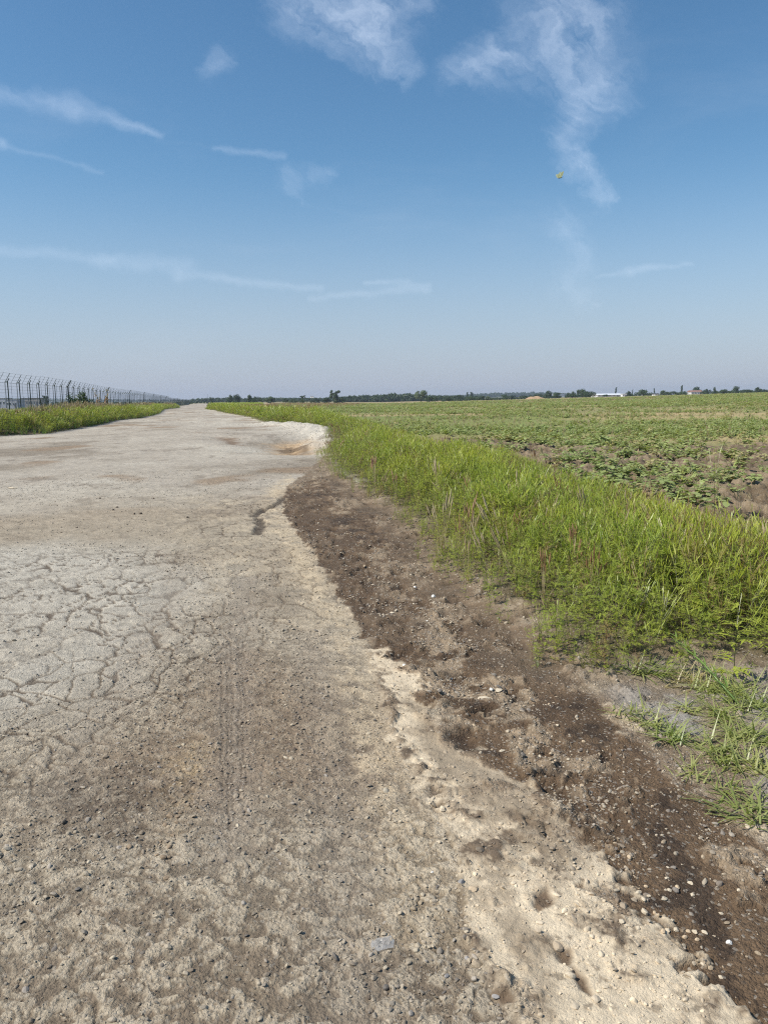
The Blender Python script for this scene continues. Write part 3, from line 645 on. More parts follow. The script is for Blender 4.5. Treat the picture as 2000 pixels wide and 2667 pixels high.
def tuft(seed, n=16, L=0.35, spread_=0.5, wd=0.007, mats=(0,), dry=0.15, bend=0.7):
    r = random.Random(seed); b = MB()
    for k in range(n):
        a = r.uniform(0, 6.28); s_ = r.uniform(0.05, spread_); d = Vector((math.cos(a) * s_, math.sin(a) * s_, 1)).normalized()
        b.leaf((math.cos(a) * 0.02 * r.random(), math.sin(a) * 0.02 * r.random(), -0.02), d, L * r.uniform(0.5, 1.1), wd * r.uniform(0.7, 1.3), r.uniform(0.1, bend), 1 if r.random() < dry else 0, 4, 'blade')
    return b
def crop(seed, h=0.26, n=26, leaf=0.085):
    r = random.Random(seed); b = MB()
    st = []
    for k in range(4):
        a = r.uniform(0, 6.28); d = Vector((math.cos(a) * r.uniform(.3, 1.1), math.sin(a) * r.uniform(.3, 1.1), 1)).normalized(); L = h * r.uniform(.7, 1.15)
        b.tube([(0, 0, -0.03), d * L], [0.004, 0.002], 3, 1, False); st.append((d, L))
    for k in range(n):
        d, L = st[k % 4]; base = d * (L * r.uniform(0.25, 1.0)); a = r.uniform(0, 6.28)
        b.leaf(base, (math.cos(a), math.sin(a), r.uniform(-0.05, 0.6)), leaf * r.uniform(.6, 1.25), leaf * r.uniform(.5, .85), r.uniform(.3, .9), 0, 3)
    return b
def seedgrass(seed, h=0.8):
    r = random.Random(seed); b = MB()
    for k in range(9):
        a = r.uniform(0, 6.28); d = Vector((math.cos(a) * r.uniform(0, .22), math.sin(a) * r.uniform(0, .22), 1)).normalized(); L = h * r.uniform(.65, 1.05)
        b.tube([(0, 0, -.02), d * L * .9], [0.003, 0.0015], 3, 0, False)
        b.tube([d * L * .82, d * L * .93, d * L * 1.08], [0.003, 0.012, 0.002], 4, 1, False)
    for k in range(8):
        a = r.uniform(0, 6.28); b.leaf((0, 0, 0), (math.cos(a) * .5, math.sin(a) * .5, 1), h * r.uniform(.3, .6), .009, .6, 0, 3, 'blade')
    return b
rag_c = proto_collection('ragweed', [ragweed(i, 0.5, 15 + i % 3 * 3, 15 + i % 3 * 3).mesh('ragweed', [MT['ragleaf'], MT['spike'], MT['stem']]) for i in range(6)])
dark_c = proto_collection('leafy_weed', [ragweed(20 + i, 0.42, 22, 1 + i % 2).mesh('leafy_weed', [MT['ragleaf'], MT['spike'], MT['stem']]) for i in range(4)])
tuft_c = proto_collection('grass_tuft', [tuft(40 + i, 16, 0.42, 0.4, 0.0055, dry=.06).mesh('grass_tuft', [MT['blade'], MT['straw']]) for i in range(4)])
straw_c = proto_collection('dry_grass', [seedgrass(60 + i).mesh('dry_grass', [MT['straw'], MT['straw']]) for i in range(3)] + [seedgrass(70 + i).mesh('dry_grass', [MT['straw'], MT['rust']]) for i in range(2)])
crop_c = proto_collection('crop', [crop(80 + i).mesh('crop', [MT['crop'], MT['stem']]) for i in range(5)])

# right-hand strip of ragweed
def dens_r(x, y, ins):
    r = np.hypot(x, y)
    d = np.where(r < 9, 130, np.where(r < 16, 90, np.where(r < 28, 50, np.where(r < 60, 16, 6.0))))
    patch = fbm(x * 1.4, y * 1.4, 401, 3)
    e = sst(ins + 0.40 * patch, 0.0, 0.34)
    return d * (0.14 + 0.86 * e) * in_view(x, y)
p, ins = spread(RVERGE, dens_r, (np.array([-80., 2.]), np.array([14., 28.])), 130.0)
p2, ins2 = spread(RVERGE, dens_r, (np.array([-80., 28.]), np.array([30., 330.])), 16.0)
p = np.vstack([p, p2]); ins = np.concatenate([ins, ins2]); r_ = np.hypot(p[:, 0], p[:, 1])
n_ = len(p); hn = fbm(p[:, 0] * 0.9, p[:, 1] * 0.9, 403, 3)
hs2 = (0.42 + 0.70 * sst(ins, 0.0, 1.5)) * (1 + 0.30 * hn) * RNG.uniform(0.6, 1.15, n_) * (1.0 + 0.75 * sst(r_, 25, 90))
wide = np.where(r_ > 60, 2.0, np.where(r_ > 28, 1.3, 0.95))
darkm = RNG.random(n_) < np.clip(0.55 - 0.55 * sst(ins + 0.3 * hn, 0.1, 1.1), 0.06, 1)
zz = Z(p[:, 0], p[:, 1]) - 0.01; pts = np.column_stack([p, zz]); sz = np.column_stack([hs2 * wide, hs2 * wide, hs2]); tn = turns(n_, 0.10)
scatter('ragweed_strip', rag_c, pts[~darkm], tn[~darkm], sz[~darkm], RNG.integers(0, 6, (~darkm).sum()), 'dense bright green strip of spiky weeds along the right roadside', 'weeds')
scatter('leafy_weed_edge', dark_c, pts[darkm], tn[darkm], sz[darkm], RNG.integers(0, 4, darkm.sum()), 'darker leafy weeds low along the edge of the green strip', 'weeds')
k = RNG.random(n_) < np.where(r_ < 30, 0.045, 0.12)
scatter('verge_grass', tuft_c, pts[k], turns(k.sum(), .2), sz[k] * np.array([.8, .8, 1.0]), RNG.integers(0, 4, k.sum()), 'long grass blades mixed among the roadside weeds on the right', 'grass')
k = (RNG.random(n_) < 0.012) & (r_ < 60) & (ins > 0.15)
scatter('strip_dry_stalks', straw_c, pts[k], turns(k.sum(), .22), np.column_stack([RNG.uniform(.45, .8, k.sum())] * 3), RNG.integers(0, 5, k.sum()), 'pale dry seed stalks scattered among the green roadside strip', 'grass')
# left verge between the road and the fence
def dens_l(x, y, ins):
    r = np.hypot(x, y); return np.where(r < 80, 22, np.where(r < 160, 9, 4.0)) * in_view(x, y, 4)
p, ins = spread(LVERGE, dens_l, (np.array([-110., 25.]), np.array([0., 330.])), 22.0)
n_ = len(p); r_ = np.hypot(p[:, 0], p[:, 1]); back = sst(ins, 0.9, 2.0); hn = fbm(p[:, 0] * 0.35, p[:, 1] * 0.35, 411, 3)
hs2 = (0.75 + 0.55 * sst(ins, 0, .7)) * (1 + 0.35 * hn) * RNG.uniform(0.75, 1.2, n_); wide = np.where(r_ > 90, 2.0, 1.4)
pts = np.column_stack([p, Z(p[:, 0], p[:, 1])]); sz = np.column_stack([hs2 * wide, hs2 * wide, hs2 * 1.15]); tn = turns(n_, .12)
u = RNG.random(n_); dry = u < back * (0.10 + 0.6 * (hn > 0.10)); gr = (~dry) & (u > 0.72)
rg = ~dry & ~gr
scatter('left_verge_weeds', rag_c, pts[rg], tn[rg], sz[rg] * 1.15, RNG.integers(0, 6, rg.sum()), 'green bushy weeds lining the left side of the road', 'weeds')
scatter('left_verge_grass', tuft_c, pts[gr], tn[gr], sz[gr] * 1.3, RNG.integers(0, 4, gr.sum()), 'grass blades among the weeds left of the road', 'grass')
scatter('fence_dry_grass', straw_c, pts[dry], tn[dry], sz[dry] * np.array([.8, .8, .72]), np.where(RNG.random(dry.sum()) < .12, 3, RNG.integers(0, 3, dry.sum())), 'pale dry seeding grass along the foot of the fence', 'grass')
# field crop in drifts
FV = np.vstack([F_EDGE, [(-33.0, 215.0), (-60.0, 420.0), (330.0, 420.0), (60.0, 40.0)]])
def dens_f(x, y, ins):
    r = np.hypot(x, y); nz = fbm(x * 0.16, y * 0.10, 421, 4) + 0.5 * fbm(x * 0.02, y * 0.05, 423, 3)
    bare = sdpoly(x, y, BARE) < 0
    g = sst(nz, -0.25, 0.25) * 0.9 + 0.1
    rows = 0.7 + 0.3 * (np.sin((x * 0.97 + y * 0.22) * 2 * math.pi / 0.7) > 0)
    d = np.where(r < 40, 9.0, np.where(r < 90, 4.5, np.where(r < 180, 1.7, 0.45))) * g * rows
    return np.where(bare, 9.0 * sst(fbm(x * 0.5, y * 0.35, 427, 3), -0.05, 0.3) + 0.6, d) * in_view(x, y, 3) * (ins > 0.2)
pa, ia = spread(FV, dens_f, (np.array([-70., 8.]), np.array([60., 90.])), 9.0); pb, ib = spread(FV, dens_f, (np.array([-70., 90.]), np.array([260., 400.])), 4.5)
p = np.vstack([pa, pb]); n_ = len(p); r_ = np.hypot(p[:, 0], p[:, 1]); sc_ = RNG.uniform(0.8, 1.5, n_) * (1 + 0.9 * sst(r_, 50, 160) + 1.1 * sst(r_, 160, 350))
keep = r_ > 11.0
p = p[keep]; sc_ = sc_[keep]; n_ = len(p)
pts = np.column_stack([p, Z(p[:, 0], p[:, 1])])
scatter('field_crop', crop_c, pts, turns(n_, .1), np.column_stack([sc_, sc_, sc_ * RNG.uniform(.6, 1, n_)]), RNG.integers(0, 5, n_), 'low broad-leaved green crop in drifts over the wide field', 'crop')
def dens_s(x, y, ins):
    r = np.hypot(x, y); nz = fbm(x * 0.05, y * 0.12, 31, 4)
    band = np.exp(-((x + 27 + 0.19 * (y - 130)) / 7) ** 2) * (y > 90) * (y < 330)
    return (np.where(r < 60, 0.9, 0.25) * sst(nz, 0.0, 0.3) + 1.6 * band + 0.10 * (r > 250)) * in_view(x, y, 2) * (ins > 0.3)
p, ins = spread(FV, dens_s, (np.array([-80., 8.]), np.array([200., 400.])), 1.8)
n_ = len(p); r_ = np.hypot(p[:, 0], p[:, 1]); rust = (p[:, 0] < -8) & (r_ > 80); sc_ = np.where(rust, RNG.uniform(.8, 1.2, n_), RNG.uniform(.3, .6, n_))
scatter('field_dry_grass', straw_c, np.column_stack([p, Z(p[:, 0], p[:, 1])]), turns(n_, .15), np.column_stack([sc_ * (1 + sst(r_, 60, 150)), sc_ * (1 + sst(r_, 60, 150)), sc_]), np.where(rust, RNG.integers(2, 5, n_), RNG.integers(0, 3, n_)), 'straw coloured dry grass scattered through the field and along its edge', 'grass')

# ------------------------------------------------------------------ gravel and stones
def rock_mesh(name, seed, mat, sub=2, flat=0.65, rough=0.28):
    import bmesh
    b = bmesh.new(); bmesh.ops.create_icosphere(b, subdivisions=sub, radius=0.5); r = random.Random(seed)
    fr = [(Vector((r.uniform(-1, 1), r.uniform(-1, 1), r.uniform(-1, 1))).normalized(), r.uniform(0.28, 0.46)) for _ in range(15)]
    el = (r.uniform(.8, 1.25), r.uniform(.65, 1.0), flat)
    for v in b.verts:
        for n, d in fr:                     # knock flats off the sphere
            k = v.co.dot(n) - d
            if k > 0: v.co -= n * (k * 0.85)
        v.co *= 1 + rough * 0.3 * (r.random() - 0.5); v.co = Vector((v.co.x * el[0], v.co.y * el[1], v.co.z * el[2]))
    me = bpy.data.meshes.new(name); b.to_mesh(me); b.free(); me.materials.append(mat)
    me.polygons.foreach_set('use_smooth', np.full(len(me.polygons), sub < 2)); return me
m_, t_, out_ = newmat('pebble'); at_ = N(t_, 'ShaderNodeAttribute', attribute_name='tint'); at_.attribute_type = 'INSTANCER'
b_ = N(t_, 'ShaderNodeBsdfPrincipled'); tc_ = N(t_, 'ShaderNodeTexCoord'); nn_ = NOISE(t_, tc_.outputs['Object'], 6, 4, 0.6)
t_.links.new(VM(t_, 'SCALE', at_.outputs['Color'], s=M_(t_, 'MULTIPLY_ADD', nn_, 0.5, 0.75)), b_.inputs['Base Color']); b_.inputs['Roughness'].default_value = 0.85
t_.links.new(b_.outputs[0], out_.inputs[0]); MT['pebble'] = m_
peb_c = proto_collection('pebble', [rock_mesh('pebble', 100 + i, m_, 2 if i < 5 else 1, (0.7, 0.55, 0.8, 0.5, 0.65, 0.7, 0.6)[i]) for i in range(7)])
def scatter_stones(name, x, y, size, mixk, label, sink=0.25, pal=None):
    n = len(x); z, c, _, _ = ground(x, y); pal = np.array([lin(*q) for q in pal]); pc = pal[RNG.integers(0, len(pal), n)] * RNG.uniform(.8, 1.15, (n, 1))
    tint = np.clip(c * RNG.uniform(.82, 1.12, (n, 1)) * (1 - mixk[:, None]) + pc * mixk[:, None], 0.01, 0.85)
    sz = np.column_stack([size * RNG.uniform(.8, 1.3, n), size * RNG.uniform(.7, 1.1, n), size * RNG.uniform(.55, 1.0, n)])
    o = scatter(name, peb_c, np.column_stack([x, y, z + size * (0.32 - sink)]), np.column_stack([RNG.normal(0, .35, n), RNG.normal(0, .35, n), RNG.random(n) * 6.28]), sz, np.where(size > 0.007, RNG.integers(0, 5, n), RNG.integers(5, 7, n)), label, 'gravel')
    a = o.data.attributes.new('tint', 'FLOAT_COLOR', 'POINT'); a.data.foreach_set('color', np.column_stack([tint, np.ones(n)]).astype(np.float32).ravel()); return o
PALS = [(176, 162, 140), (164, 150, 130), (152, 142, 128), (190, 176, 153), (136, 127, 116), (170, 152, 126), (120, 112, 103)]
PALR = [(170, 156, 134), (150, 138, 120), (120, 112, 102), (190, 176, 152), (104, 98, 92), (160, 150, 138)]
def cand(n, r0, r1, az0=-31, az1=32):
    r = np.sqrt(RNG.random(n) * (r1 * r1 - r0 * r0) + r0 * r0); a = np.radians(RNG.uniform(az0, az1, n)); return r * np.sin(a), r * np.cos(a)
def area(r0, r1): return 0.5 * math.radians(63) * (r1 * r1 - r0 * r0)
xs_, ys_, ss_, ks_ = [], [], [], []; xr_, yr_, sr_, kr_ = [], [], [], []
for r0, r1, dsh, drd, smin in ((1.5, 3.0, 3600, 3600, 0.0026), (3.0, 5.0, 2000, 1700, 0.0045), (5.0, 9.0, 620, 420, 0.008), (9.0, 18.0, 130, 80, 0.014)):
    x, y = cand(int(area(r0, r1) * dsh * 1.6), r0, r1); sd_ = sdpoly(x, y, SHOULDER); rv_ = sdpoly(x, y, RVERGE); md_ = sdpoly(x, y, MUD)
    cl_ = fbm(x * 2.5, y * 2.5, 501, 4); st_ = fbm(x * 3.2 + 2, y * 1.3, 51, 4)
    pr = np.where(md_ < 0, 0.35 + 0.6 * sst(cl_, 0.05, 0.4), 0.14 + 0.86 * sst(cl_ + st_, 0.0, 0.5)) * sst(rv_, -0.75, -0.25) / 1.6 * 1.6
    k = (sd_ < 0.02) & (RNG.random(len(x)) < pr); n = k.sum()
    xs_.append(x[k]); ys_.append(y[k]); ss_.append(np.clip(smin + RNG.gamma(1.3, 0.0042 if r0 < 5 else 0.006, n), 0, 0.030)); ks_.append(np.where(md_[k] < 0, RNG.uniform(.0, .35, n), RNG.uniform(.35, 1.0, n) ** 0.7))
    x, y = cand(int(area(r0, r1) * drd * 1.6), r0, r1); sd_ = sdpoly(x, y, SHOULDER); cl_ = fbm(x * 1.6, y * 1.6, 503, 4)
    pr = 0.25 + 0.75 * sst(cl_, -0.05, 0.4); pr = np.maximum(pr, 0.75 * (sdpoly(x, y, BROWN1) < 0.1)) * (1 - 0.7 * (sdpoly(x, y, PALE) < -0.2))
    k = (sd_ > 0) & (sdpoly(x, y, LVERGE) > 0) & (RNG.random(len(x)) < pr); n = k.sum()
    xr_.append(x[k]); yr_.append(y[k]); sr_.append(np.clip(smin + RNG.gamma(1.2, 0.0038 if r0 < 5 else 0.0055, n), 0, 0.026)); kr_.append(RNG.random(n) ** 1.6 * 0.9)
ca_ = np.concatenate
scatter_stones('shoulder_gravel', ca_(xs_), ca_(ys_), ca_(ss_), ca_(ks_), 'pale loose gravel strewn over the dark dirt shoulder', 0.25, PALS)
scatter_stones('road_grit', ca_(xr_), ca_(yr_), ca_(sr_), ca_(kr_), 'dusty grit and small gravel lying on the worn road', 0.2, PALR)
# gravel bank far along the right edge
x, y = cand(9000, 16, 60, -14, -2); k = (np.exp(-(dline(x, y, BERM) / 1.3) ** 2) > RNG.random(len(x)))
k |= (RNG.random(len(x)) < 0.03) & (sdpoly(x, y, RVERGE) > 0)
scatter_stones('bank_gravel', x[k], y[k], RNG.uniform(.02, .06, k.sum()), RNG.uniform(.2, .8, k.sum()), 'pale gravel heaped in a low bank at the road edge', 0.2, PALS)

# stones one can pick out
def stone_mat(name, rgb, rough=0.8): return plain(name, lin(*rgb), rough, 0.2, 14, bump=0.35)
SM = {'grey': stone_mat('grey_stone', (158, 152, 146)), 'tan': stone_mat('tan_stone', (194, 172, 142)), 'cream': stone_mat('cream_stone', (204, 188, 162)), 'white': stone_mat('white_stone', (232, 226, 214)),
      'dark': stone_mat('dark_clod', (104, 90, 76)), 'brown': stone_mat('brown_clod', (146, 126, 102))}
ROCKS = {k: [rock_mesh('stone', 300 + 10 * i + j, m, 3, (0.72, 0.55, 0.62)[j]) for j in range(3)] for i, (k, m) in enumerate(SM.items())}
def stone(px, py, wpx, kind, label, group=None, name='stone', flat=1.0, turn=None, wide=1.0):
    x, y = P(px, py); dist = math.hypot(math.hypot(x, y), CAM_H); size = wpx / FPX * dist * 0.85; i = int(px * 7 + py) % 3
    o = link(bpy.data.objects.new(name, ROCKS[kind][i])); o.location = (x, y, Z1(x, y) + size * 0.10 * flat)
    o.scale = (size, size * wide, size * flat); o.rotation_euler = (random.uniform(-.2, .2), random.uniform(-.2, .2), random.uniform(0, 6.28) if turn is None else turn)
    return tag(o, label, 'stone' if name == 'stone' else 'clod', group)
stone(1202, 2291, 26, 'grey', 'round grey stone at the left edge of the pale mud track'); stone(1231, 2308, 28, 'tan', 'oval tan stone half sunk beside the round grey stone', flat=.7)
stone(1217, 2484, 17, 'grey', 'grey pebble touching a tan pebble, low on the road edge'); stone(1236, 2492, 16, 'tan', 'tan pebble touching a grey pebble, low on the road edge')
stone(1162, 2529, 18, 'grey', 'upright grey pebble on the brown road left of the mud track'); stone(1291, 2580, 22, 'grey', 'grey stone in the damp spot near the bottom of the mud track')
stone(961, 2577, 15, 'dark', 'small black clod on the road near the bottom middle', name='dirt_clod'); stone(1861, 2558, 26, 'cream', 'bright cream oval pebble alone on dark dirt at lower right', flat=.7)
stone(1679, 2356, 24, 'cream', 'largest cream pebble in the cluster beside the dark wheel rut'); stone(1732, 2311, 20, 'cream', 'cream pebble with a sharp shadow above the pebble cluster')
stone(1901, 2419, 18, 'white', 'whitest pebble near the lower right edge of the dirt'); stone(1565, 2475, 20, 'cream', 'smooth cream pebble lying in the middle of the pale mud')
stone(1080, 1527, 13, 'white', 'small bright white stone on dark dirt in the mid distance'); stone(1128, 1548, 17, 'white', 'larger of the white stones on the mid-distance dark dirt')
stone(1113, 1607, 12, 'white', 'flat white stone below the two other white ones', flat=.6); stone(1052, 1727, 13, 'white', 'white oval pebble at the upper end of the pale mud', flat=.7)
stone(1175, 1745, 11, 'white', 'tiny white pebble right of the pale mud end'); stone(1022, 1586, 17, 'cream', 'flat cream stone lying on the dark dirt', flat=.5)
stone(1262, 1808, 50, 'cream', 'largest cream lump of dried mud on the dark shoulder', name='dirt_clod', flat=.35, turn=.6, wide=1.1); stone(1296, 1790, 34, 'cream', 'flat cream lump just behind the largest dried lump', name='dirt_clod', flat=.32, turn=1.4, wide=1.1)
stone(1279, 1794, 15, 'white', 'whitish stone wedged between two cream mud lumps')
stone(35, 1268, 26, 'cream', 'flat pale slab lying alone on the road at far left', flat=.4, wide=.6, turn=.2)
stone(640, 1758, 16, 'dark', 'dark clod beside the wheel marks on the road', name='dirt_clod'); stone(766, 1940, 17, 'dark', 'larger dark clod right of the wheel marks', name='dirt_clod'); stone(1125, 2260, 10, 'white', 'small white pebble on the brown road left of the mud')
for px, py, wp in ((505, 2040, 18), (486, 2050, 13), (452, 2078, 16), (470, 2105, 16), (442, 2115, 20), (462, 2118, 17), (430, 2140, 14), (490, 2090, 12), (450, 2164, 13), (440, 2196, 14), (475, 2066, 11), (460, 2136, 12), (425, 2226, 17), (440, 2224, 15), (408, 2218, 14), (337, 2197, 17), (433, 2276, 18), (416, 2180, 10)):
    stone(px, py, wp, 'brown', 'brown clod in the loose trail of crumbs down the left lane', 'clods in the left lane', name='dirt_clod')
for px, py, wp in ((372, 1420, 9), (436, 1483, 9), (168, 1626, 8), (118, 1698, 8), (85, 1637, 6), (202, 1578, 6), (488, 1345, 9), (350, 1335, 12), (366, 1334, 11), (295, 1325, 10), (305, 1318, 9), (400, 1295, 8), (260, 1295, 8), (200, 1370, 8), (160, 1383, 7)):
    stone(px, py, wp, 'dark', 'small dark clod scattered on the pale left half of the road', 'dark clods on the pale road', name='dirt_clod')
for px, py, wp in ((1640, 2215, 17), (1655, 2320, 16), (1663, 2308, 15), (1676, 2322, 15), (1690, 2305, 13), (1668, 2295, 13), (1706, 2350, 15), (1715, 2362, 13), (1750, 2370, 15), (1762, 2388, 17), (1740, 2392, 16), (1728, 2412, 20), (1620, 2392, 18), (1634, 2400, 13), (1662, 2405, 15),
                   (1795, 2390, 16), (1812, 2390, 17), (1836, 2390, 18), (1818, 2412, 15), (1785, 2406, 16), (1800, 2270, 15), (1765, 2282, 18), (1745, 2288, 15), (1805, 2294, 14), (1683, 2280, 14), (1737, 2260, 12), (1480, 1968, 13), (1520, 1918, 14), (1452, 1880, 12), (1430, 1822, 12),
                   (1560, 1970, 12), (1435, 1955, 14), (1405, 1960, 13), (1390, 1945, 12), (1445, 1975, 12), (1700, 2080, 11), (1725, 2150, 12), (1640, 2130, 11), (1830, 2480, 14), (1880, 2510, 12), (1880, 2340, 13), (1925, 2300, 12)):
    stone(px, py, wp, 'cream' if (px + py) % 3 else 'tan', 'cream pebble standing out on the dark dirt shoulder', 'cream pebbles on the dark shoulder')

# ------------------------------------------------------------------ crumpled plastic scrap on the road
def plastic_scrap():
    m, t, out = newmat('clear_plastic'); b = N(t, 'ShaderNodeBsdfPrincipled'); b.inputs['Base Color'].default_value = (.55, .53, .50, 1); b.inputs['Roughness'].default_value = .35; b.inputs['Alpha'].default_value = .30
    t.links.new(b.outputs[0], out.inputs[0]); x, y = P(996, 2446); r = random.Random(5); mb = MB(); n = 10
    vs = []
    for i in range(n + 1):
        for j in range(n + 1):
            u, v = i / n - .5, j / n - .5; k = 1 - 0.35 * abs(v); vs.append(((u * 0.072 * k + .008 * v), v * .05, 0.003 + 0.006 * max(0, 1 - 3 * (u * u + v * v)) * r.uniform(.3, 1.2) + .002 * r.random()))
    mb.add(vs, [(i * (n + 1) + j, (i + 1) * (n + 1) + j, (i + 1) * (n + 1) + j + 1, i * (n + 1) + j + 1) for i in range(n) for j in range(n)])
    o = mb.build('plastic_scrap', m); o.location = (x, y, Z1(x, y)); o.rotation_euler.z = .3
    md = o.modifiers.new('thickness', 'SOLIDIFY'); md.thickness = 0.0006
    tag(o, 'crumpled scrap of clear plastic lying on the road near the bottom', 'litter')
plastic_scrap()

# ------------------------------------------------------------------ grass tufts creeping onto the gravel at the right
def grass_clump(px, py, n, L, label, wd=0.007, spread_=1.6, seed=0, dryn=4):
    x, y = P(px, py); e = empty('grass_clump', (x, y, Z1(x, y)), random.uniform(0, 6.28)); r = random.Random(seed or int(px + py)); g = MB(); d_ = MB()
    n = int(n * 2.3); dryn = int(dryn * 2.5); L = L * 1.1; wd = wd * 1.25
    for k in range(n + dryn):
        a = r.uniform(0, 6.28); s_ = r.uniform(.3, spread_); o = Vector((r.gauss(0, L * .22), r.gauss(0, L * .22), -0.004)); dry = k >= n
        s_ = r.uniform(.9, 1.5) if dry else s_; dv = Vector((math.cos(a) * s_, math.sin(a) * s_, r.uniform(.15, .75) if not dry else r.uniform(.02, .15)))
        (d_ if dry else g).leaf(o, dv, L * r.uniform(.45, 1.1), wd * r.uniform(.6, 1.3), r.uniform(.2, .75) if not dry else .15, 0, 5, 'blade')
    g.build('green_blades', MT['creep'], e); d_.build('dry_blades', MT['litter'], e)
    return tag(e, label, 'grass', 'grass clumps creeping onto the gravel')
for a in ((1640, 1845, 14, .13, 'lone low grass sprig farthest left on the grey gravel'), (1690, 1868, 22, .16, 'flat grass clump on gravel, just right of the leftmost sprig'), (1752, 1905, 24, .17, 'grass clump standing at the dark dirt edge with upright blades'),
          (1788, 1830, 12, .12, 'small upright grass tuft alone on pale gravel'), (1860, 1780, 40, .24, 'large sprawling grass clump below the tall weeds'), (1800, 1760, 26, .2, 'spreading grass clump at the foot of the weeds'),
          (1930, 1790, 46, .25, 'dense grass clump at the right edge below the weeds'), (1980, 1830, 40, .24, 'thick grass clump touching the right picture edge'), (1885, 1850, 40, .2, 'bushy grass clump with pale dry blades in the middle of the gravel'),
          (1930, 1905, 38, .2, 'bright grass clump above the runner with dead leaves'), (1985, 1915, 30, .2, 'grass clump at the right edge above bare gravel'), (1860, 1935, 28, .16, 'yellowing grass clump low on the gravel'),
          (1905, 1965, 26, .17, 'grass clump at the lower end of the creeping patch'), (1975, 1985, 26, .18, 'right-hand grass clump at the lower end of the patch'), (1800, 1990, 14, .14, 'sparse grass runner reaching left over dark dirt'),
          (1880, 2030, 12, .13, 'single thin grass sprig below the creeping patch'), (1925, 2085, 14, .2, 'long-bladed grass sprig leaning over the dark dirt'), (1965, 2110, 12, .16, 'lowest grass sprig at the right edge'),
          (1722, 1738, 22, .2, 'broad-bladed grass clump at the corner of the weed strip'), (1660, 1735, 20, .15, 'yellow-green grass clump at the weed foot'), (1995, 2060, 12, .16, 'short grass sprig cut by the right picture edge')):
    grass_clump(*a)
# fallen grass stalk
x0, y0 = P(1745, 1660, .12); x1, y1 = P(1925, 1815, .02); mb = MB(); A_ = Vector((x0, y0, Z1(x0, y0) + .14)); B_ = Vector((x1, y1, Z1(x1, y1) + .015))
st_e = empty('fallen_stalk', B_); mb.tube([Vector((0, 0, 0)), (A_ - B_) * .5 + Vector((0, 0, .03)), A_ - B_], [.006, .005, .002], 6); mb.build('stalk', MT['blade'], st_e, True)
mb = MB()
for t in (.15, .3, .45, .6, .75, .9):
    for s_ in (-1, 1): mb.leaf((A_ - B_) * t + Vector((0, 0, .03)), (A_ - B_).normalized() + Vector((.5 * s_, .3, .35)), .16 * (1.1 - t * .5), .010, .6, 0, 4, 'blade')
mb.build('leaves', MT['blade'], st_e); tag(st_e, 'thick fallen green stalk lying across the weed edge at right', 'grass stalk')
# tall thin weeds standing clear of the strip
def tall_weed(px, py, h, label, mat='ragleaf', seed=1, z=0.0):
    x, y = P(px, py, z); e = empty('tall_weed', (x, y, Z1(x, y))); b = ragweed(seed, h, 34, 10)
    for i, (nm, mt) in enumerate((('leaves', mat), ('flower_spikes', 'spike'), ('stem', 'stem'))):
        s_ = MB(); s_.v = b.v; s_.f = [f for f, m in zip(b.f, b.m) if m == i]; s_.m = [0] * len(s_.f); s_.build(nm, MT[mt], e)
    return tag(e, label, 'weed')
tall_weed(1860, 1350, .95, 'tall pale green weed standing above the strip before bare soil', 'crop', 3)
tall_weed(1775, 1330, .62, 'thin dark weed standing against the bare soil', 'ragleaf', 5)
tall_weed(1450, 1690, .34, 'short branching weed alone at the corner of the strip', 'ragleaf', 8)
tall_weed(1910, 1760, .6, 'reddish-stemmed weed leaning out of the strip at right', 'ragleaf', 9)
# dead twiggy stalk in the strip
x, y = P(940, 1190); e = empty('dry_stalk', (x, y, Z1(x, y))); mb = MB(); r = random.Random(4)
for k in range(7):
    a = r.uniform(0, 6.28); d = Vector((math.cos(a) * .45, math.sin(a) * .45, 1)); mb.tube([(0, 0, 0), d * .5, d * .8 + Vector((0, 0, .12))], [.006, .004, .002], 4)
mb.build('branches', MT['straw'], e); tag(e, 'pale dead branching stalk standing in the green strip', 'dead stalk')

# crop plants on the bare soil
def crop_plant(px, py, sc, label, grp, seed):
    x, y = P(px, py); e = empty('crop_plant', (x, y, Z1(x, y)), random.uniform(0, 6.28), sc); b = crop(seed, .3, 40, .10)
    for i, (nm, mt) in enumerate((('leaves', 'crop'), ('stems', 'stem'))):
        s_ = MB(); s_.v = b.v; s_.f = [f for f, m in zip(b.f, b.m) if m == i]; s_.m = [0] * len(s_.f); s_.build(nm, MT[mt], e)
    return tag(e, label, 'crop plant', grp)
for i, (px, py, sc) in enumerate(((1530, 1210, 1.2), (1555, 1225, 1.0), (1580, 1212, 1.1), (1600, 1226, 1.2), (1625, 1235, 1.1), (1650, 1228, .9), (1700, 1235, 1.1), (1430, 1165, 1.2), (1560, 1150, 1.6), (1590, 1158, 1.7), (1660, 1168, 1.6), (1690, 1160, 1.5), (1715, 1172, 1.3),
                                  (1775, 1165, 1.5), (1800, 1160, 1.3), (1940, 1228, 1.3), (1915, 1240, 1.2), (1870, 1262, 1.1), (1500, 1190, 1.1), (1480, 1178, 1.0), (1730, 1250, 1.0))):
    crop_plant(px, py, sc, 'leafy crop plant growing on bare clodded soil beyond the green strip', 'crop plants on the bare soil', 700 + i)

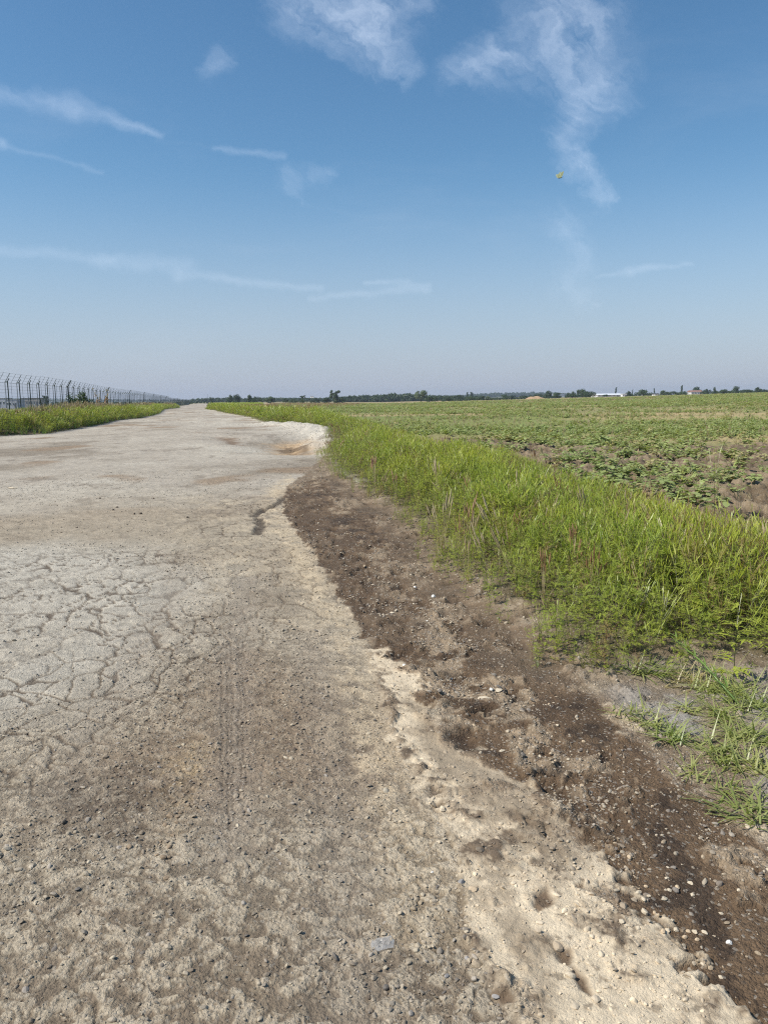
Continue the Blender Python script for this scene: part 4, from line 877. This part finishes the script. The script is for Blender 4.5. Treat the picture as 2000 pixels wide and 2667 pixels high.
# ------------------------------------------------------------------ perimeter fence
MT['post'] = plain('fence_post_paint', (0.030, 0.045, 0.040), 0.5, 0.2, 6); MT['wire'] = plain('galvanised_wire', (0.10, 0.12, 0.125), 0.5, 0.1, 6, 0.3); MT['bracket'] = plain('white_bracket', (0.62, 0.62, 0.60), 0.6, 0.1)
FY0 = 33.0; SP = 3.0 / math.sqrt(1 + FD * FD); NB = 104
fence = empty('perimeter_fence', (fence_x(FY0), FY0, 0)); tag(fence, 'tall dark wire mesh perimeter fence with outward-cranked top along the left', 'fence')
FDIR = Vector((FD, 1, 0)).normalized(); FN = Vector((FDIR.y, -FDIR.x, 0))      # FN points at the road
H_POST = 2.60
def post_mesh(name, heavy):
    b = MB(); w_ = .10 if heavy else .052; rt = Matrix(((FDIR.x, FN.x, 0), (FDIR.y, FN.y, 0), (0, 0, 1)))
    b.box((0, 0, H_POST / 2 - .3), (w_, w_, H_POST + .6), rt)
    top = Vector((0, 0, H_POST)); tip = top + FN * (.30 if heavy else .10) + Vector((0, 0, .52 if heavy else .17))
    b.tube([top - Vector((0, 0, .02)), tip], w_ * .5, 4); return b.mesh(name, [MT['post']])
def bracket_mesh():
    b = MB()
    for z in (H_POST - .03,): b.box(-FN * .09 + Vector((0, 0, z)), (.05, .13, .09), Matrix(((FDIR.x, FN.x, 0), (FDIR.y, FN.y, 0), (0, 0, 1))))
    return b.mesh('bracket', [MT['bracket']])
def panel_mesh(detail=True, dz=0.0):
    b = MB(); off = -FN * .15; dv = FDIR * 3.0 + Vector((0, 0, dz)); hb = H_POST - .08
    def pt(t, h):
        base = off + dv * t
        return base + Vector((0, 0, h)) if h <= hb else base + Vector((0, 0, hb)) + (FN * .32 + Vector((0, 0, .56))) * ((h - hb) / .64)
    for t in (.02, .5, .98): b.tube([pt(t, .05), pt(t, hb), pt(t, hb + .64)], .011, 4, 0, False)
    hs_ = [.1 + .2 * i for i in range(13)] if detail else [.3, .9, 1.5, 2.1, hb]
    for h in hs_ + [hb, hb + .2, hb + .42, hb + .63]: b.tube([pt(.02, h), pt(.98, h)], 0.005 if detail else .008, 3, 0, False)
    b.tube([pt(.02, 1.35), pt(.98, 1.35)], .010, 4, 0, False)
    if detail:
        for i in range(1, 12):
            if i != 6: b.tube([pt(i / 12, .05), pt(i / 12, hb)], .002, 3, 0, False)
    return b.mesh('mesh_panel', [MT['wire']])
PM = {False: post_mesh('post', False), True: post_mesh('post', True)}; BR = bracket_mesh(); PN = {True: panel_mesh(True), False: panel_mesh(False)}
heavy_idx = {12 + 9 * k for k in range(12)}
fys = FY0 + SP * np.arange(NB + 60); fxs = fence_x(fys); fzs = macro(fxs, fys)
for i in range(NB):
    loc = Vector((fxs[i] - fence.location.x, fys[i] - FY0, float(fzs[i]))); hv = i in heavy_idx
    po = link(bpy.data.objects.new('post', PM[hv]), fence); po.location = loc
    if i < 40: link(bpy.data.objects.new('bracket', BR), po)
    pa_ = link(bpy.data.objects.new('mesh_panel', PN[i < 34]), fence); pa_.location = loc; pa_.rotation_euler = (0, 0, 0)
b = MB()
for i in range(NB, NB + 60):
    l = Vector((fxs[i] - fence.location.x, fys[i] - FY0, float(fzs[i]))); b.tube([l, l + Vector((0, 0, H_POST))], .04, 4, 0, False); b.tube([l + Vector((0, 0, H_POST)), l + Vector((0, 0, H_POST + .5)) + FN * .3], .02, 3, 0, False)
for h in (.4, 1.0, 1.6, 2.2, H_POST, H_POST + .5): b.tube([Vector((fxs[i] - fence.location.x, fys[i] - FY0, float(fzs[i]) + h)) for i in (NB, NB + 59)], .01, 3, 0, False)
o = b.build('far_posts', MT['post'], fence); o['kind'] = 'stuff'
b = MB(); i = 8; l = Vector((fxs[i] - fence.location.x, fys[i] - FY0, float(fzs[i]))); b.tube([l + Vector((0, 0, 1.55)), l + FDIR * 1.15 + FN * .05 + Vector((0, 0, -.1))], .03, 5); b.build('brace', MT['post'], fence)
# dark cable rail that runs low behind the fence in the distance
# ------------------------------------------------------------------ trees and shrubs
MT['bark'] = plain('bark', (0.075, 0.06, 0.048), 0.9, 0.3, 9, bump=.6)
MT['tree_dark'] = foliage('tree_leaf_dark', (0.028, 0.058, 0.020), (0.050, 0.085, 0.026), None, 0.22, 0.08, 0.04)
MT['tree_mid'] = foliage('tree_leaf_mid', (0.045, 0.085, 0.026), (0.075, 0.115, 0.035), None, 0.25, 0.08, 0.04)
MT['tree_pale'] = foliage('tree_leaf_pale', (0.10, 0.15, 0.055), (0.15, 0.19, 0.075), None, 0.3, 0.3, 0.05)
def crown_mesh(name, kind, mat, seed, n=1500, leaf=0.07):
    """crown of unit height (its base at 0.12) built of many leaf clumps"""
    r = random.Random(seed); b = MB(); lobes = []
    if kind == 'round':
        for k in range(11): a = r.uniform(0, 6.28); rr = r.uniform(.05, .36); lobes.append((Vector((math.cos(a) * rr, math.sin(a) * rr, r.uniform(.22, .74))), r.uniform(.15, .25)))
        lobes.append((Vector((0, 0, .45)), .33)); lobes.append((Vector((r.uniform(-.1, .1), 0, .78)), .2))
    elif kind == 'spreading':
        for k in range(14): a = r.uniform(0, 6.28); rr = r.uniform(.15, .75); lobes.append((Vector((math.cos(a) * rr, math.sin(a) * rr, r.uniform(.22, .78 - .3 * rr))), r.uniform(.17, .28)))
        lobes.append((Vector((0, 0, .5)), .4))
    elif kind == 'poplar':
        for k in range(9): lobes.append((Vector((r.uniform(-.04, .04), r.uniform(-.04, .04), .15 + .09 * k)), .10 - .006 * abs(k - 4)))
    elif kind == 'upright':
        for k in range(7): lobes.append((Vector((r.uniform(-.12, .12), r.uniform(-.12, .12), .12 + .11 * k)), .18 - .012 * k))
        for k in range(6): a = r.uniform(0, 6.28); lobes.append((Vector((math.cos(a) * .28, math.sin(a) * .28, r.uniform(.5, .9))), r.uniform(.07, .13)))
    elif kind == 'willow':
        for k in range(12): a = r.uniform(0, 6.28); rr = r.uniform(.1, .42); lobes.append((Vector((math.cos(a) * rr, math.sin(a) * rr, r.uniform(.25, .85 - .4 * rr))), r.uniform(.13, .24)))
    vol = [q[1] ** 2 for q in lobes]
    for k in range(n):
        c, R_ = r.choices(lobes, vol)[0]; d = Vector((r.gauss(0, 1), r.gauss(0, 1), r.gauss(0, 1))).normalized(); p = c + d * (R_ * (r.random() ** .35) * r.uniform(.85, 1.12))
        if p.z < .05: p.z = .05 + r.random() * .06
        nrm = (d + Vector((r.uniform(-.8, .8), r.uniform(-.8, .8), r.uniform(-.3, .9)))).normalized(); a = nrm.orthogonal().normalized(); a.rotate(Matrix.Rotation(r.uniform(0, 6.28), 3, nrm)); c2 = nrm.cross(a)
        s_ = leaf * r.uniform(.55, 1.35); e_ = s_ * r.uniform(.5, .9)
        b.add([p - a * s_, p + c2 * e_ * .6, p + a * s_ + nrm * s_ * .3, p - c2 * e_ * .6], [(0, 1, 2, 3)])
    return b.mesh(name, [mat])
def trunk_mesh(seed, kind):
    r = random.Random(seed); b = MB(); ht = .55 if kind != 'poplar' else .85
    b.tube([(0, 0, -.04), (r.uniform(-.01, .01), 0, ht * .4), (r.uniform(-.02, .02), r.uniform(-.02, .02), ht)], [.035, .025, .012] if kind != 'poplar' else [.02, .015, .006], 7)
    for k in range(5 if kind != 'poplar' else 0):
        a = r.uniform(0, 6.28); z0 = ht * r.uniform(.25, .8); l = r.uniform(.18, .34); b.tube([(0, 0, z0), (math.cos(a) * l * .6, math.sin(a) * l * .6, z0 + l * .5), (math.cos(a) * l, math.sin(a) * l, z0 + l * 1.0)], [.016, .010, .004], 5)
    return b.mesh('trunk', [MT['bark']], True)
CROWNS = {(k, m, v): None for k in () for m in () for v in ()}
def crown(kind, mat, v):
    key = (kind, mat, v)
    if key not in CROWNS: CROWNS[key] = (crown_mesh('crown', kind, MT[mat], 900 + v * 13 + hash(kind) % 1 + len(kind) * 7, 1300 if kind != 'poplar' else 600, .06 if kind != 'poplar' else .032), trunk_mesh(950 + v + len(kind), kind))
    return CROWNS[key]
def tree(px, base, top, wpx, dist, kind, mat, label, v=0, group='trees and bushes on the horizon', name=None):
    x, y, _ = at_dist(px, base, dist); z = float(macro(np.array([x]), np.array([y]))[0]); zt = at_dist(px, top, dist)[2]
    h = max((zt - z) * 1.25, 1.2); wpx = wpx * 1.3; e = empty(name or ('tree' if kind in ('poplar', 'upright', 'willow') or h > 6 else 'bush'), (x, y, z - .05), random.uniform(0, 6.28))
    nat = {'round': 1.0, 'spreading': 1.7, 'poplar': .26, 'upright': .72, 'willow': 1.05}[kind]; wd = wpx / FPX * dist / (h * nat); e.scale = (h * wd, h * wd, h)
    cm, tm = crown(kind, mat, v); link(bpy.data.objects.new('crown', cm), e); link(bpy.data.objects.new('trunk', tm), e)
    return tag(e, label, 'tree' if e.name.startswith('tree') else 'bush', group)
T = tree
T(552, 1047, 1036, 8, 620, 'upright', 'tree_dark', 'small dark tree standing alone where the road meets the horizon', 0)
T(600, 1047, 1032, 20, 560, 'round', 'tree_mid', 'rounded green bush, left one of the leftmost pair beyond the strip', 1)
T(619, 1047, 1030, 19, 560, 'round', 'tree_dark', 'dark rounded bush, right one of the leftmost pair beyond the strip', 2)
T(652, 1047, 1031, 15, 560, 'round', 'tree_mid', 'narrow green bush leaning on a wider dark one', 0)
T(669, 1047, 1033, 26, 555, 'spreading', 'tree_dark', 'wide dark bush right of the narrow green one', 1)
T(704, 1047, 1035, 24, 560, 'round', 'tree_mid', 'low rounded bush between the bush pairs and the water-tower view', 2)
T(745, 1049, 1037, 20, 560, 'spreading', 'tree_dark', 'low dark bush left of the pale towers', 0)
T(763, 1049, 1040, 22, 555, 'spreading', 'tree_mid', 'flat green bush left of the pale towers', 2)
T(789, 1050, 1032, 12, 700, 'upright', 'tree_dark', 'narrow tree just left of the pale towers', 1)
T(788, 1051, 1040, 24, 560, 'spreading', 'tree_mid', 'low spreading bush in front of the pale towers', 0)
T(822, 1051, 1037, 28, 560, 'spreading', 'tree_dark', 'wide dark bush right of the pale towers', 2)
T(852, 1051, 1037, 24, 560, 'round', 'tree_dark', 'round dark bush at the left foot of the tall tree', 0)
T(873, 1051, 1021, 21, 560, 'upright', 'tree_mid', 'tallest tree of the middle horizon with a ragged open crown', 2)
T(890, 1051, 1036, 18, 560, 'round', 'tree_dark', 'round dark bush at the right foot of the tall tree', 1)
T(1096, 1047, 1018, 27, 640, 'willow', 'tree_pale', 'pale grey-green willow standing out before the dark wood', 0)
T(1117, 1048, 1034, 23, 570, 'round', 'tree_dark', 'dark round bush at the right foot of the pale willow', 2)
T(1133, 1047, 1034, 16, 640, 'round', 'tree_mid', 'green bush second to the right of the willow', 1)
T(1169, 1047, 1036, 18, 580, 'round', 'tree_dark', 'dark round bush alone midway between willow and twin poplars', 0)
T(1197, 1046, 1030, 22, 700, 'round', 'tree_dark', 'dark tree rising from the wood left of the twin poplars', 1)
T(1217, 1046, 1023, 6, 900, 'poplar', 'tree_dark', 'left of the twin slim poplars on the middle horizon', 0)
T(1228, 1046, 1023, 9, 900, 'poplar', 'tree_dark', 'right of the twin slim poplars on the middle horizon', 0)
T(1225, 1045, 1033, 24, 590, 'spreading', 'tree_mid', 'low bush below the twin poplars', 1)
T(1252, 1045, 1032, 20, 600, 'round', 'tree_mid', 'green bush first right of the twin poplars', 2)
T(1272, 1044, 1033, 20, 600, 'round', 'tree_pale', 'yellowish bush second right of the twin poplars', 1)
T(1315, 1043, 1029, 22, 620, 'round', 'tree_mid', 'green tree at the foot of the wooded hill', 0)
T(1332, 1042, 1030, 26, 590, 'spreading', 'tree_dark', 'dark spreading bush at the foot of the wooded hill', 2)
T(1365, 1041, 1030, 30, 620, 'spreading', 'tree_dark', 'wide dark bush left of the bare earth mound', 0)
T(1402, 1040, 1025, 26, 700, 'spreading', 'tree_dark', 'wide dark bush behind the bare earth mound', 1)
T(1428, 1039, 1020, 20, 570, 'round', 'tree_dark', 'dark round tree right of the bare earth mound', 1)
T(1447, 1038, 1024, 20, 640, 'round', 'tree_mid', 'green bush between the mound tree and the grove', 2)
T(1490, 1037, 1021, 30, 580, 'spreading', 'tree_dark', 'left tree of the dense grove beside the white shed', 2)
T(1504, 1037, 1018, 8, 600, 'poplar', 'tree_dark', 'thin pointed tree inside the grove', 0)
T(1518, 1037, 1016, 26, 590, 'round', 'tree_mid', 'tallest rounded tree of the grove beside the white shed', 0)
T(1538, 1037, 1019, 28, 580, 'spreading', 'tree_dark', 'right tree of the grove beside the white shed', 1)
T(1578, 1033, 1027, 16, 590, 'spreading', 'tree_dark', 'low bush in front of the white shed', 0)
T(1604, 1031, 1011, 5, 1000, 'poplar', 'tree_dark', 'slim poplar rising behind the white shed', 0)
T(1636, 1031, 1020, 12, 640, 'round', 'tree_dark', 'small dark tree right of the white shed', 2)
T(1647, 1031, 1016, 3, 800, 'poplar', 'tree_dark', 'very thin poplar right of the white shed', 0)
T(1674, 1031, 1015, 42, 620, 'spreading', 'tree_mid', 'broad domed tree right of the white shed', 0)
T(1703, 1030, 1013, 4, 900, 'poplar', 'tree_dark', 'short slim poplar beside the broad domed tree', 0)
T(1729, 1029, 1018, 18, 620, 'round', 'tree_pale', 'pale green rounded tree left of the tallest poplar', 2)
T(1752, 1028, 1019, 30, 640, 'spreading', 'tree_dark', 'low wide dark tree left of the tallest poplar', 1)
T(1775, 1028, 1006, 6, 760, 'poplar', 'tree_dark', 'tallest dark poplar on the right horizon', 0)
T(1780, 1027, 1019, 24, 620, 'spreading', 'tree_mid', 'low bush at the foot of the tallest poplar', 2)
T(1813, 1027, 1010, 26, 800, 'round', 'tree_dark', 'dark rounded tree behind the farmhouse', 0)
T(1840, 1026, 1014, 26, 640, 'spreading', 'tree_dark', 'dark tree right of the farmhouse', 2)
T(1861, 1025, 1010, 9, 700, 'round', 'tree_dark', 'small ball-topped tree right of the farmhouse', 1)
T(1885, 1025, 1014, 34, 660, 'spreading', 'tree_mid', 'long low tree clump in the right hedge', 0)
T(1914, 1025, 1008, 20, 640, 'round', 'tree_mid', 'lighter green domed tree in the right hedge', 1)
T(1945, 1024, 1014, 34, 660, 'spreading', 'tree_dark', 'dark flat-topped clump in the right hedge', 1)
T(1974, 1024, 1010, 15, 640, 'round', 'tree_dark', 'dark rounded tree near the right picture edge', 2)
T(1993, 1024, 1014, 26, 660, 'spreading', 'tree_dark', 'hedge tree cut by the right picture edge', 2)
T(120, 1056, 1034, 12, 520, 'upright', 'tree_dark', 'dark tree seen through the fence beside the long low building', 1)
# bramble bush and withered dock by the fence
def at_fence(px, off):
    d = ray(px, 1060); s_ = d[0] / d[1]; y = (FOFF + off) / (s_ - FD); return s_ * y, y
x, y = at_fence(212, .8); z = float(macro(np.array([x]), np.array([y]))[0]); e = empty('bramble_bush', (x, y, z)); e.scale = (1.6, 1.6, 2.5)
cm, tm = crown_mesh('crown', 'spreading', MT['tree_mid'], 31, 1500, .055), trunk_mesh(3, 'round'); link(bpy.data.objects.new('crown', cm), e); link(bpy.data.objects.new('stems', tm), e); tag(e, 'dark green rambling bush against the foot of the fence', 'bush')
x, y = at_fence(268, 1.1); z = float(macro(np.array([x]), np.array([y]))[0]); e = empty('withered_weed', (x, y, z)); e.scale = (1.35, 1.35, 1.25); r = random.Random(12); st_, lf, sh2 = MB(), MB(), MB()
for k in range(9):
    a = r.uniform(0, 6.28); d = Vector((math.cos(a) * r.uniform(.05, .4), math.sin(a) * r.uniform(.05, .4), 1)).normalized(); L = r.uniform(1.2, 2.2); st_.tube([(0, 0, 0), d * L], [.015, .005], 4)
    for q in range(16): bb = d * (L * r.uniform(.15, .85)); a2 = r.uniform(0, 6.28); lf.leaf(bb, (math.cos(a2), math.sin(a2), r.uniform(-.3, .4)), r.uniform(.15, .34), r.uniform(.07, .13), .8, 0, 2)
    for q in range(7): bb = d * (L * r.uniform(.75, 1.05)); a2 = r.uniform(0, 6.28); sh2.leaf(bb, (math.cos(a2) * .4, math.sin(a2) * .4, 1), .16, .07, .2, 0, 2)
st_.build('stems', MT['stem'], e); lf.build('leaves', MT['rust'], e); sh2.build('seedheads', MT['straw'], e); tag(e, 'rust-brown withered weed with pale seedheads standing before the fence', 'weed')

# ------------------------------------------------------------------ buildings
MT['wall_pale'] = plain('pale_render', (0.62, 0.60, 0.60), .8, .08, .5); MT['wall_lav'] = plain('lavender_cladding', (0.40, 0.40, 0.48), .7, .08, .5); MT['wall_brown'] = plain('brown_cladding', (0.30, 0.27, 0.26), .7, .1, .5)
MT['roof_dark'] = plain('dark_roofing', (0.07, 0.07, 0.08), .7, .1, .5); MT['roof_white'] = plain('white_roofing', (0.82, 0.83, 0.84), .5, .04, .3); MT['roof_red'] = plain('red_tiles', (0.30, 0.16, 0.12), .8, .15, 1.0); MT['glass'] = plain('dark_glass', (0.05, 0.06, 0.08), .15, .05); MT['silo'] = plain('pale_concrete', (0.70, 0.64, 0.54), .8, .06, .5)
def building(name, px0, px1, base, top, dist, wall, roof, label, kind='flat', depth=12.0, nwin=0, door=False, drop=0.5, winh=.35):
    xa, y, _ = at_dist(px0, base, dist); xb = at_dist(px1, base, dist)[0]; wdt = xb - xa; x = (xa + xb) / 2; z = float(macro(np.array([x]), np.array([y]))[0]) - drop; zt = at_dist((px0 + px1) / 2, top, dist)[2]; H = max(zt - z, 2.2)
    e = empty(name, (x, y, z)); b = MB(); wh = H if kind == 'flat' else H * .66; b.box((0, depth / 2, wh / 2), (wdt, depth, wh)); b.build('wall', MT[wall], e)
    b = MB()
    if kind == 'flat': b.box((0, depth / 2, H + .12), (wdt + .6, depth + .6, .3))
    else:
        hw = wdt / 2 + .4; b.add([(-hw, -.4, wh - .05), (hw, -.4, wh - .05), (hw, depth + .4, wh - .05), (-hw, depth + .4, wh - .05), (-hw, depth / 2, H), (hw, depth / 2, H)], [(0, 1, 5, 4), (2, 3, 4, 5), (0, 4, 3), (1, 2, 5), (3, 2, 1, 0)])
    b.build('roof', MT[roof], e)
    for k in range(nwin):
        b = MB(); cx = -wdt / 2 + wdt * (k + .5) / nwin; b.box((cx, -.03, wh * .55), (wdt / nwin * .55, .08, wh * winh)); wo_ = b.build('window', MT['roof_white'], e); b = MB(); b.box((cx, -.085, wh * .55), (wdt / nwin * .46, .05, wh * winh * .8)); b.build('pane', MT['glass'], wo_)
    if door: b = MB(); b.box((wdt * .32, -.04, wh * .3), (1.4, .1, wh * .6)); b.build('door', MT['roof_dark'], e)
    return tag(e, label, 'building')
building('warehouse', -12, 15, 1053, 1037, 620, 'wall_lav', 'wall_brown', 'grey warehouse cut by the left picture edge behind the fence', nwin=3)
building('office_block', 17, 45, 1053, 1040, 560, 'wall_lav', 'wall_lav', 'lavender-grey flat block behind the leftmost fence posts', nwin=4, door=True)
building('long_building', 54, 106, 1053, 1037, 640, 'wall_brown', 'roof_dark', 'long low building with a dark flat roofline behind the fence', nwin=8, door=True)
building('white_shed', 1556, 1622, 1032, 1024.5, 640, 'wall_pale', 'roof_white', 'long white-roofed shed between the grove and the thin poplar', 'gable', 22, 7, True, .2)
building('low_white_hut', 1621, 1632, 1031, 1026.5, 620, 'roof_white', 'roof_white', 'tiny white hut at the right end of the white shed', 'flat', 5, 2, True, .2)
building('cottage', 1706, 1717, 1030, 1024, 640, 'roof_white', 'roof_dark', 'small white cottage beside the broad domed tree', 'gable', 8, 2, True, .2)
building('farmhouse', 1800, 1830, 1027.5, 1016, 700, 'wall_pale', 'roof_red', 'farmhouse with a reddish roof half hidden by trees on the right', 'gable', 10, 4, True, .2)
building('far_hall', 1445, 1470, 1033, 1025.5, 1200, 'wall_lav', 'wall_lav', 'distant blue-grey hall left of the grove', 'flat', 20, 5, False, .2)
for px, dx, lab in ((811, 0, 'left of the two pale towers on the horizon'), (815.5, 0, 'right of the two pale towers on the horizon')):
    x, y, _ = at_dist(px, 1045, 1500); zt = at_dist(px, 1032, 1500)[2]; z = float(macro(np.array([x]), np.array([y]))[0]); e = empty('silo', (x, y, z)); b = MB(); b.tube([(0, 0, -1), (0, 0, zt - z - .4)], 1.4, 16); b.build('shaft', MT['silo'], e, True)
    b = MB(); b.tube([(0, 0, zt - z - .4), (0, 0, zt - z + .5), (0, 0, zt - z + .9)], [1.5, 1.1, .2], 16); b.build('cap', MT['roof_dark'], e); tag(e, lab, 'silo')
# radio mast above the end of the road
x, y, _ = at_dist(541, 1045, 700); zt = at_dist(541, 1026, 700)[2]; z = float(macro(np.array([x]), np.array([y]))[0]); e = empty('radio_mast', (x, y, z)); b = MB(); b.tube([(0, 0, 0), (0, 0, zt - z)], [.16, .07], 6); b.build('pole', MT['wire'], e); b = MB(); b.box((0, 0, zt - z - .4), (.9, .08, .08)); b.build('crossarm', MT['wire'], e); tag(e, 'thin radio mast above the end of the road', 'mast')
# bare earth mound
x0, y0, _ = at_dist(1368, 1040, 575); x1 = at_dist(1424, 1040, 575)[0]; z = float(macro(np.array([(x0 + x1) / 2]), np.array([y0]))[0]); zt = at_dist(1396, 1031.5, 575)[2]
mb = MB(); nn = 24; wd_ = (x1 - x0) / 2
vs = [(u * wd_, v * wd_ * .7, (zt - z) * max(0, (1 - (abs(u) ** 2.2)) * (1 - v * v)) * (1 + .12 * math.sin(9 * u + 3 * v)) - .1) for u in np.linspace(-1, 1, nn) for v in np.linspace(-1, 1, nn)]
mb.add(vs, [(i * nn + j, (i + 1) * nn + j, (i + 1) * nn + j + 1, i * nn + j + 1) for i in range(nn - 1) for j in range(nn - 1)]); o = mb.build('earth_mound', plain('bare_earth', lin(176, 146, 112), .95, .25, .8, bump=.5), None, True); o.location = ((x0 + x1) / 2, y0 + 3, z); tag(o, 'low bare tan earth mound at the far edge of the field', 'mound')

# ------------------------------------------------------------------ wooded hills and far woods
def hill_line(name, prof, dist, depth, mat, extra=0.0):
    """a long low rise whose skyline passes through the given sight lines"""
    xs = np.linspace(prof[0][0], prof[-1][0], 120); ys = np.interp(xs, [p_[0] for p_ in prof], [p_[1] for p_ in prof]); mb = MB(); k = len(xs); rows = 7; pts = []
    for j in range(rows):
        f = math.sin(math.pi * j / (rows - 1)) if j else 0.0
        for xx, yy_ in zip(xs, ys):
            X, Y, Zt = at_dist(xx, yy_, dist); s_ = (dist + depth * (j / (rows - 1) - .5)) / dist
            zb = float(macro(np.array([X]), np.array([Y]))[0]) - 1; pts.append((X * s_, Y * s_, zb + max(0, Zt - extra - zb) * f))
    mb.add(pts, [(j * k + i, j * k + i + 1, (j + 1) * k + i + 1, (j + 1) * k + i) for j in range(rows - 1) for i in range(k - 1)]); o = mb.build(name, mat, None, True); tag(o, kind='structure'); return xs, ys
MT['hill'] = plain('hill_scrub', (0.045, 0.06, 0.03), .95, .3, .01)
wood_c = proto_collection('wood_tree', [crown_mesh('wood_tree', k_, MT[m_2], 1200 + i, 420, .11) for i, (k_, m_2) in enumerate((('round', 'tree_dark'), ('round', 'tree_mid'), ('spreading', 'tree_dark'), ('round', 'tree_dark')))])
def wood(name, prof, d0, d1, hgt, n, label, hill=0.0):
    px = RNG.uniform(prof[0][0], prof[-1][0], n); f = RNG.random(n) ** 1.5; d = d0 + (d1 - d0) * f; top = np.interp(px, [p_[0] for p_ in prof], [p_[1] for p_ in prof]); P3 = []; S3 = []
    q3 = np.array([at_dist(a, tt, dd) for a, tt, dd in zip(px, top, d)]); gr_ = macro(q3[:, 0], q3[:, 1])
    for (X, Y, Zt), g, ff in zip(q3, gr_, f):
        want = max(Zt - g, 2.0); h = min(want, hgt) * random.uniform(.75, 1.08); zb = g + max(0, want - hgt) * random.uniform(.75, 1.0) * (.3 + .7 * ff) if want > hgt else g
        P3.append((X, Y, zb - .5)); S3.append((h * random.uniform(.8, 1.25), h * random.uniform(.8, 1.25), h + .5))
    scatter(name, wood_c, P3, np.column_stack([np.zeros(n), np.zeros(n), RNG.random(n) * 6.28]), S3, RNG.integers(0, 4, n), label, 'wood')
LR = [(-250, 1034), (0, 1032), (150, 1034), (300, 1037), (450, 1040), (560, 1039), (700, 1038.5)]
hill_line('hills', LR, 3600, 500, MT['hill'], 7); wood('far_left_wood', LR, 3450, 3650, 10, 700, 'hazy blue wooded ridge far beyond the fence')
MR = [(500, 1037), (560, 1035.5), (590, 1034.5), (640, 1036), (700, 1034.5), (760, 1035), (830, 1035.5), (900, 1031)]
wood('far_middle_wood', MR, 1000, 1250, 8, 420, 'hazy line of distant trees behind the leftmost bushes')
NW = [(882, 1034), (905, 1030.5), (960, 1028), (1005, 1026.5), (1026, 1023.5), (1040, 1027), (1062, 1022.5), (1080, 1027), (1110, 1028), (1160, 1029), (1200, 1030), (1245, 1031)]
wood('dark_wood', NW, 820, 960, 9, 420, 'dark green wood along the middle horizon behind the willow')
HR = [(1140, 1030), (1215, 1027), (1250, 1022), (1290, 1020), (1340, 1019), (1390, 1018.5), (1440, 1018.5), (1456, 1021), (1480, 1025), (1520, 1027)]
hill_line('wooded_hill', HR, 2600, 400, MT['hill'], 9); wood('hill_wood', HR, 2420, 2620, 11, 520, 'blue-green wooded hill behind the earth mound')
FR = [(1380, 1029), (1480, 1029), (1560, 1027), (1650, 1024), (1750, 1022), (1830, 1019), (1900, 1016), (2000, 1014), (2150, 1012)]
wood('right_hedge', FR, 760, 900, 7, 330, 'dark hedge of trees along the right horizon')
LB = [(1150, 1036), (1300, 1036), (1420, 1034)]
wood('scrub_line', LB, 640, 760, 5, 120, 'scrubby green bushes at the foot of the wooded hill')
BL = [(-100, 1048), (150, 1045), (330, 1045), (560, 1044)]
wood('airfield_scrub', BL, 700, 1000, 6, 160, 'dull scrub across the airfield behind the fence')

# ------------------------------------------------------------------ butterfly
bx, by, bz = at_dist(1458, 463, 3.0); e = empty('butterfly', (bx, by, bz), R(25)); e.rotation_euler = (R(8), R(-14), R(28)); e.scale = (0.9,) * 3
MT['wing'] = foliage('butterfly_wing', (0.80, 0.82, 0.70), (0.84, 0.86, 0.76), None, 0.3, 4.0, 0.02); MT['bug'] = plain('butterfly_body', (.05, .055, .045), .7, .2, 40)
b = MB(); b.tube([(-.009, 0, 0), (-.004, 0, .0005), (.004, 0, .001), (.009, 0, .0005), (.011, 0, 0)], [.0006, .0015, .0018, .0015, .0008], 7); bd = b.build('body', MT['bug'], e, True)
for s_ in (-1, 1): b = MB(); b.tube([(.0105, s_ * .0006, .0005), (.017, s_ * .004, .004)], [.0002, .0003], 3); b.build('antenna', MT['bug'], bd)
for s_ in (-1, 1):
    up = Vector((0, s_ * .34, .94)); fw = Vector((1, 0, 0))
    for nm, outl in (('forewing', [(0.004, 0), (.013, .010), (.016, .024), (.010, .026), (.002, .020), (-.003, .008), (-.002, 0)]), ('hindwing', [(-.002, 0), (-.004, .008), (-.003, .017), (-.012, .019), (-.017, .012), (-.013, .003), (-.006, 0)])):
        b = MB(); vs = [fw * a + up * c for a, c in outl]; nrm = fw.cross(up).normalized(); k = len(vs); off = .0004 * (1 if nm == 'forewing' else -1)
        b.add([v + nrm * (off + .00012) for v in vs] + [v + nrm * (off - .00012) for v in vs], [tuple(range(k)), tuple(range(2 * k - 1, k - 1, -1))] + [(i, i + k, (i + 1) % k + k, (i + 1) % k) for i in range(k)]); b.build(nm, MT['wing'], e)
tag(e, 'pale yellow-green butterfly in flight against the blue sky', 'butterfly')

# ------------------------------------------------------------------ haze in the air near the ground
b = MB(); b.box((0, 0, 17), (8840, 8840, 44)); m, t, out = newmat('haze_air'); pv = N(t, 'ShaderNodeVolumePrincipled'); pv.inputs['Color'].default_value = (.80, .88, 1.0, 1); pv.inputs['Density'].default_value = 0.00016; pv.inputs['Anisotropy'].default_value = 0.2
t.links.new(pv.outputs[0], out.inputs['Volume']); o = b.build('haze', m); tag(o, 'thin pale summer haze over the plain', 'haze', None, 'stuff')
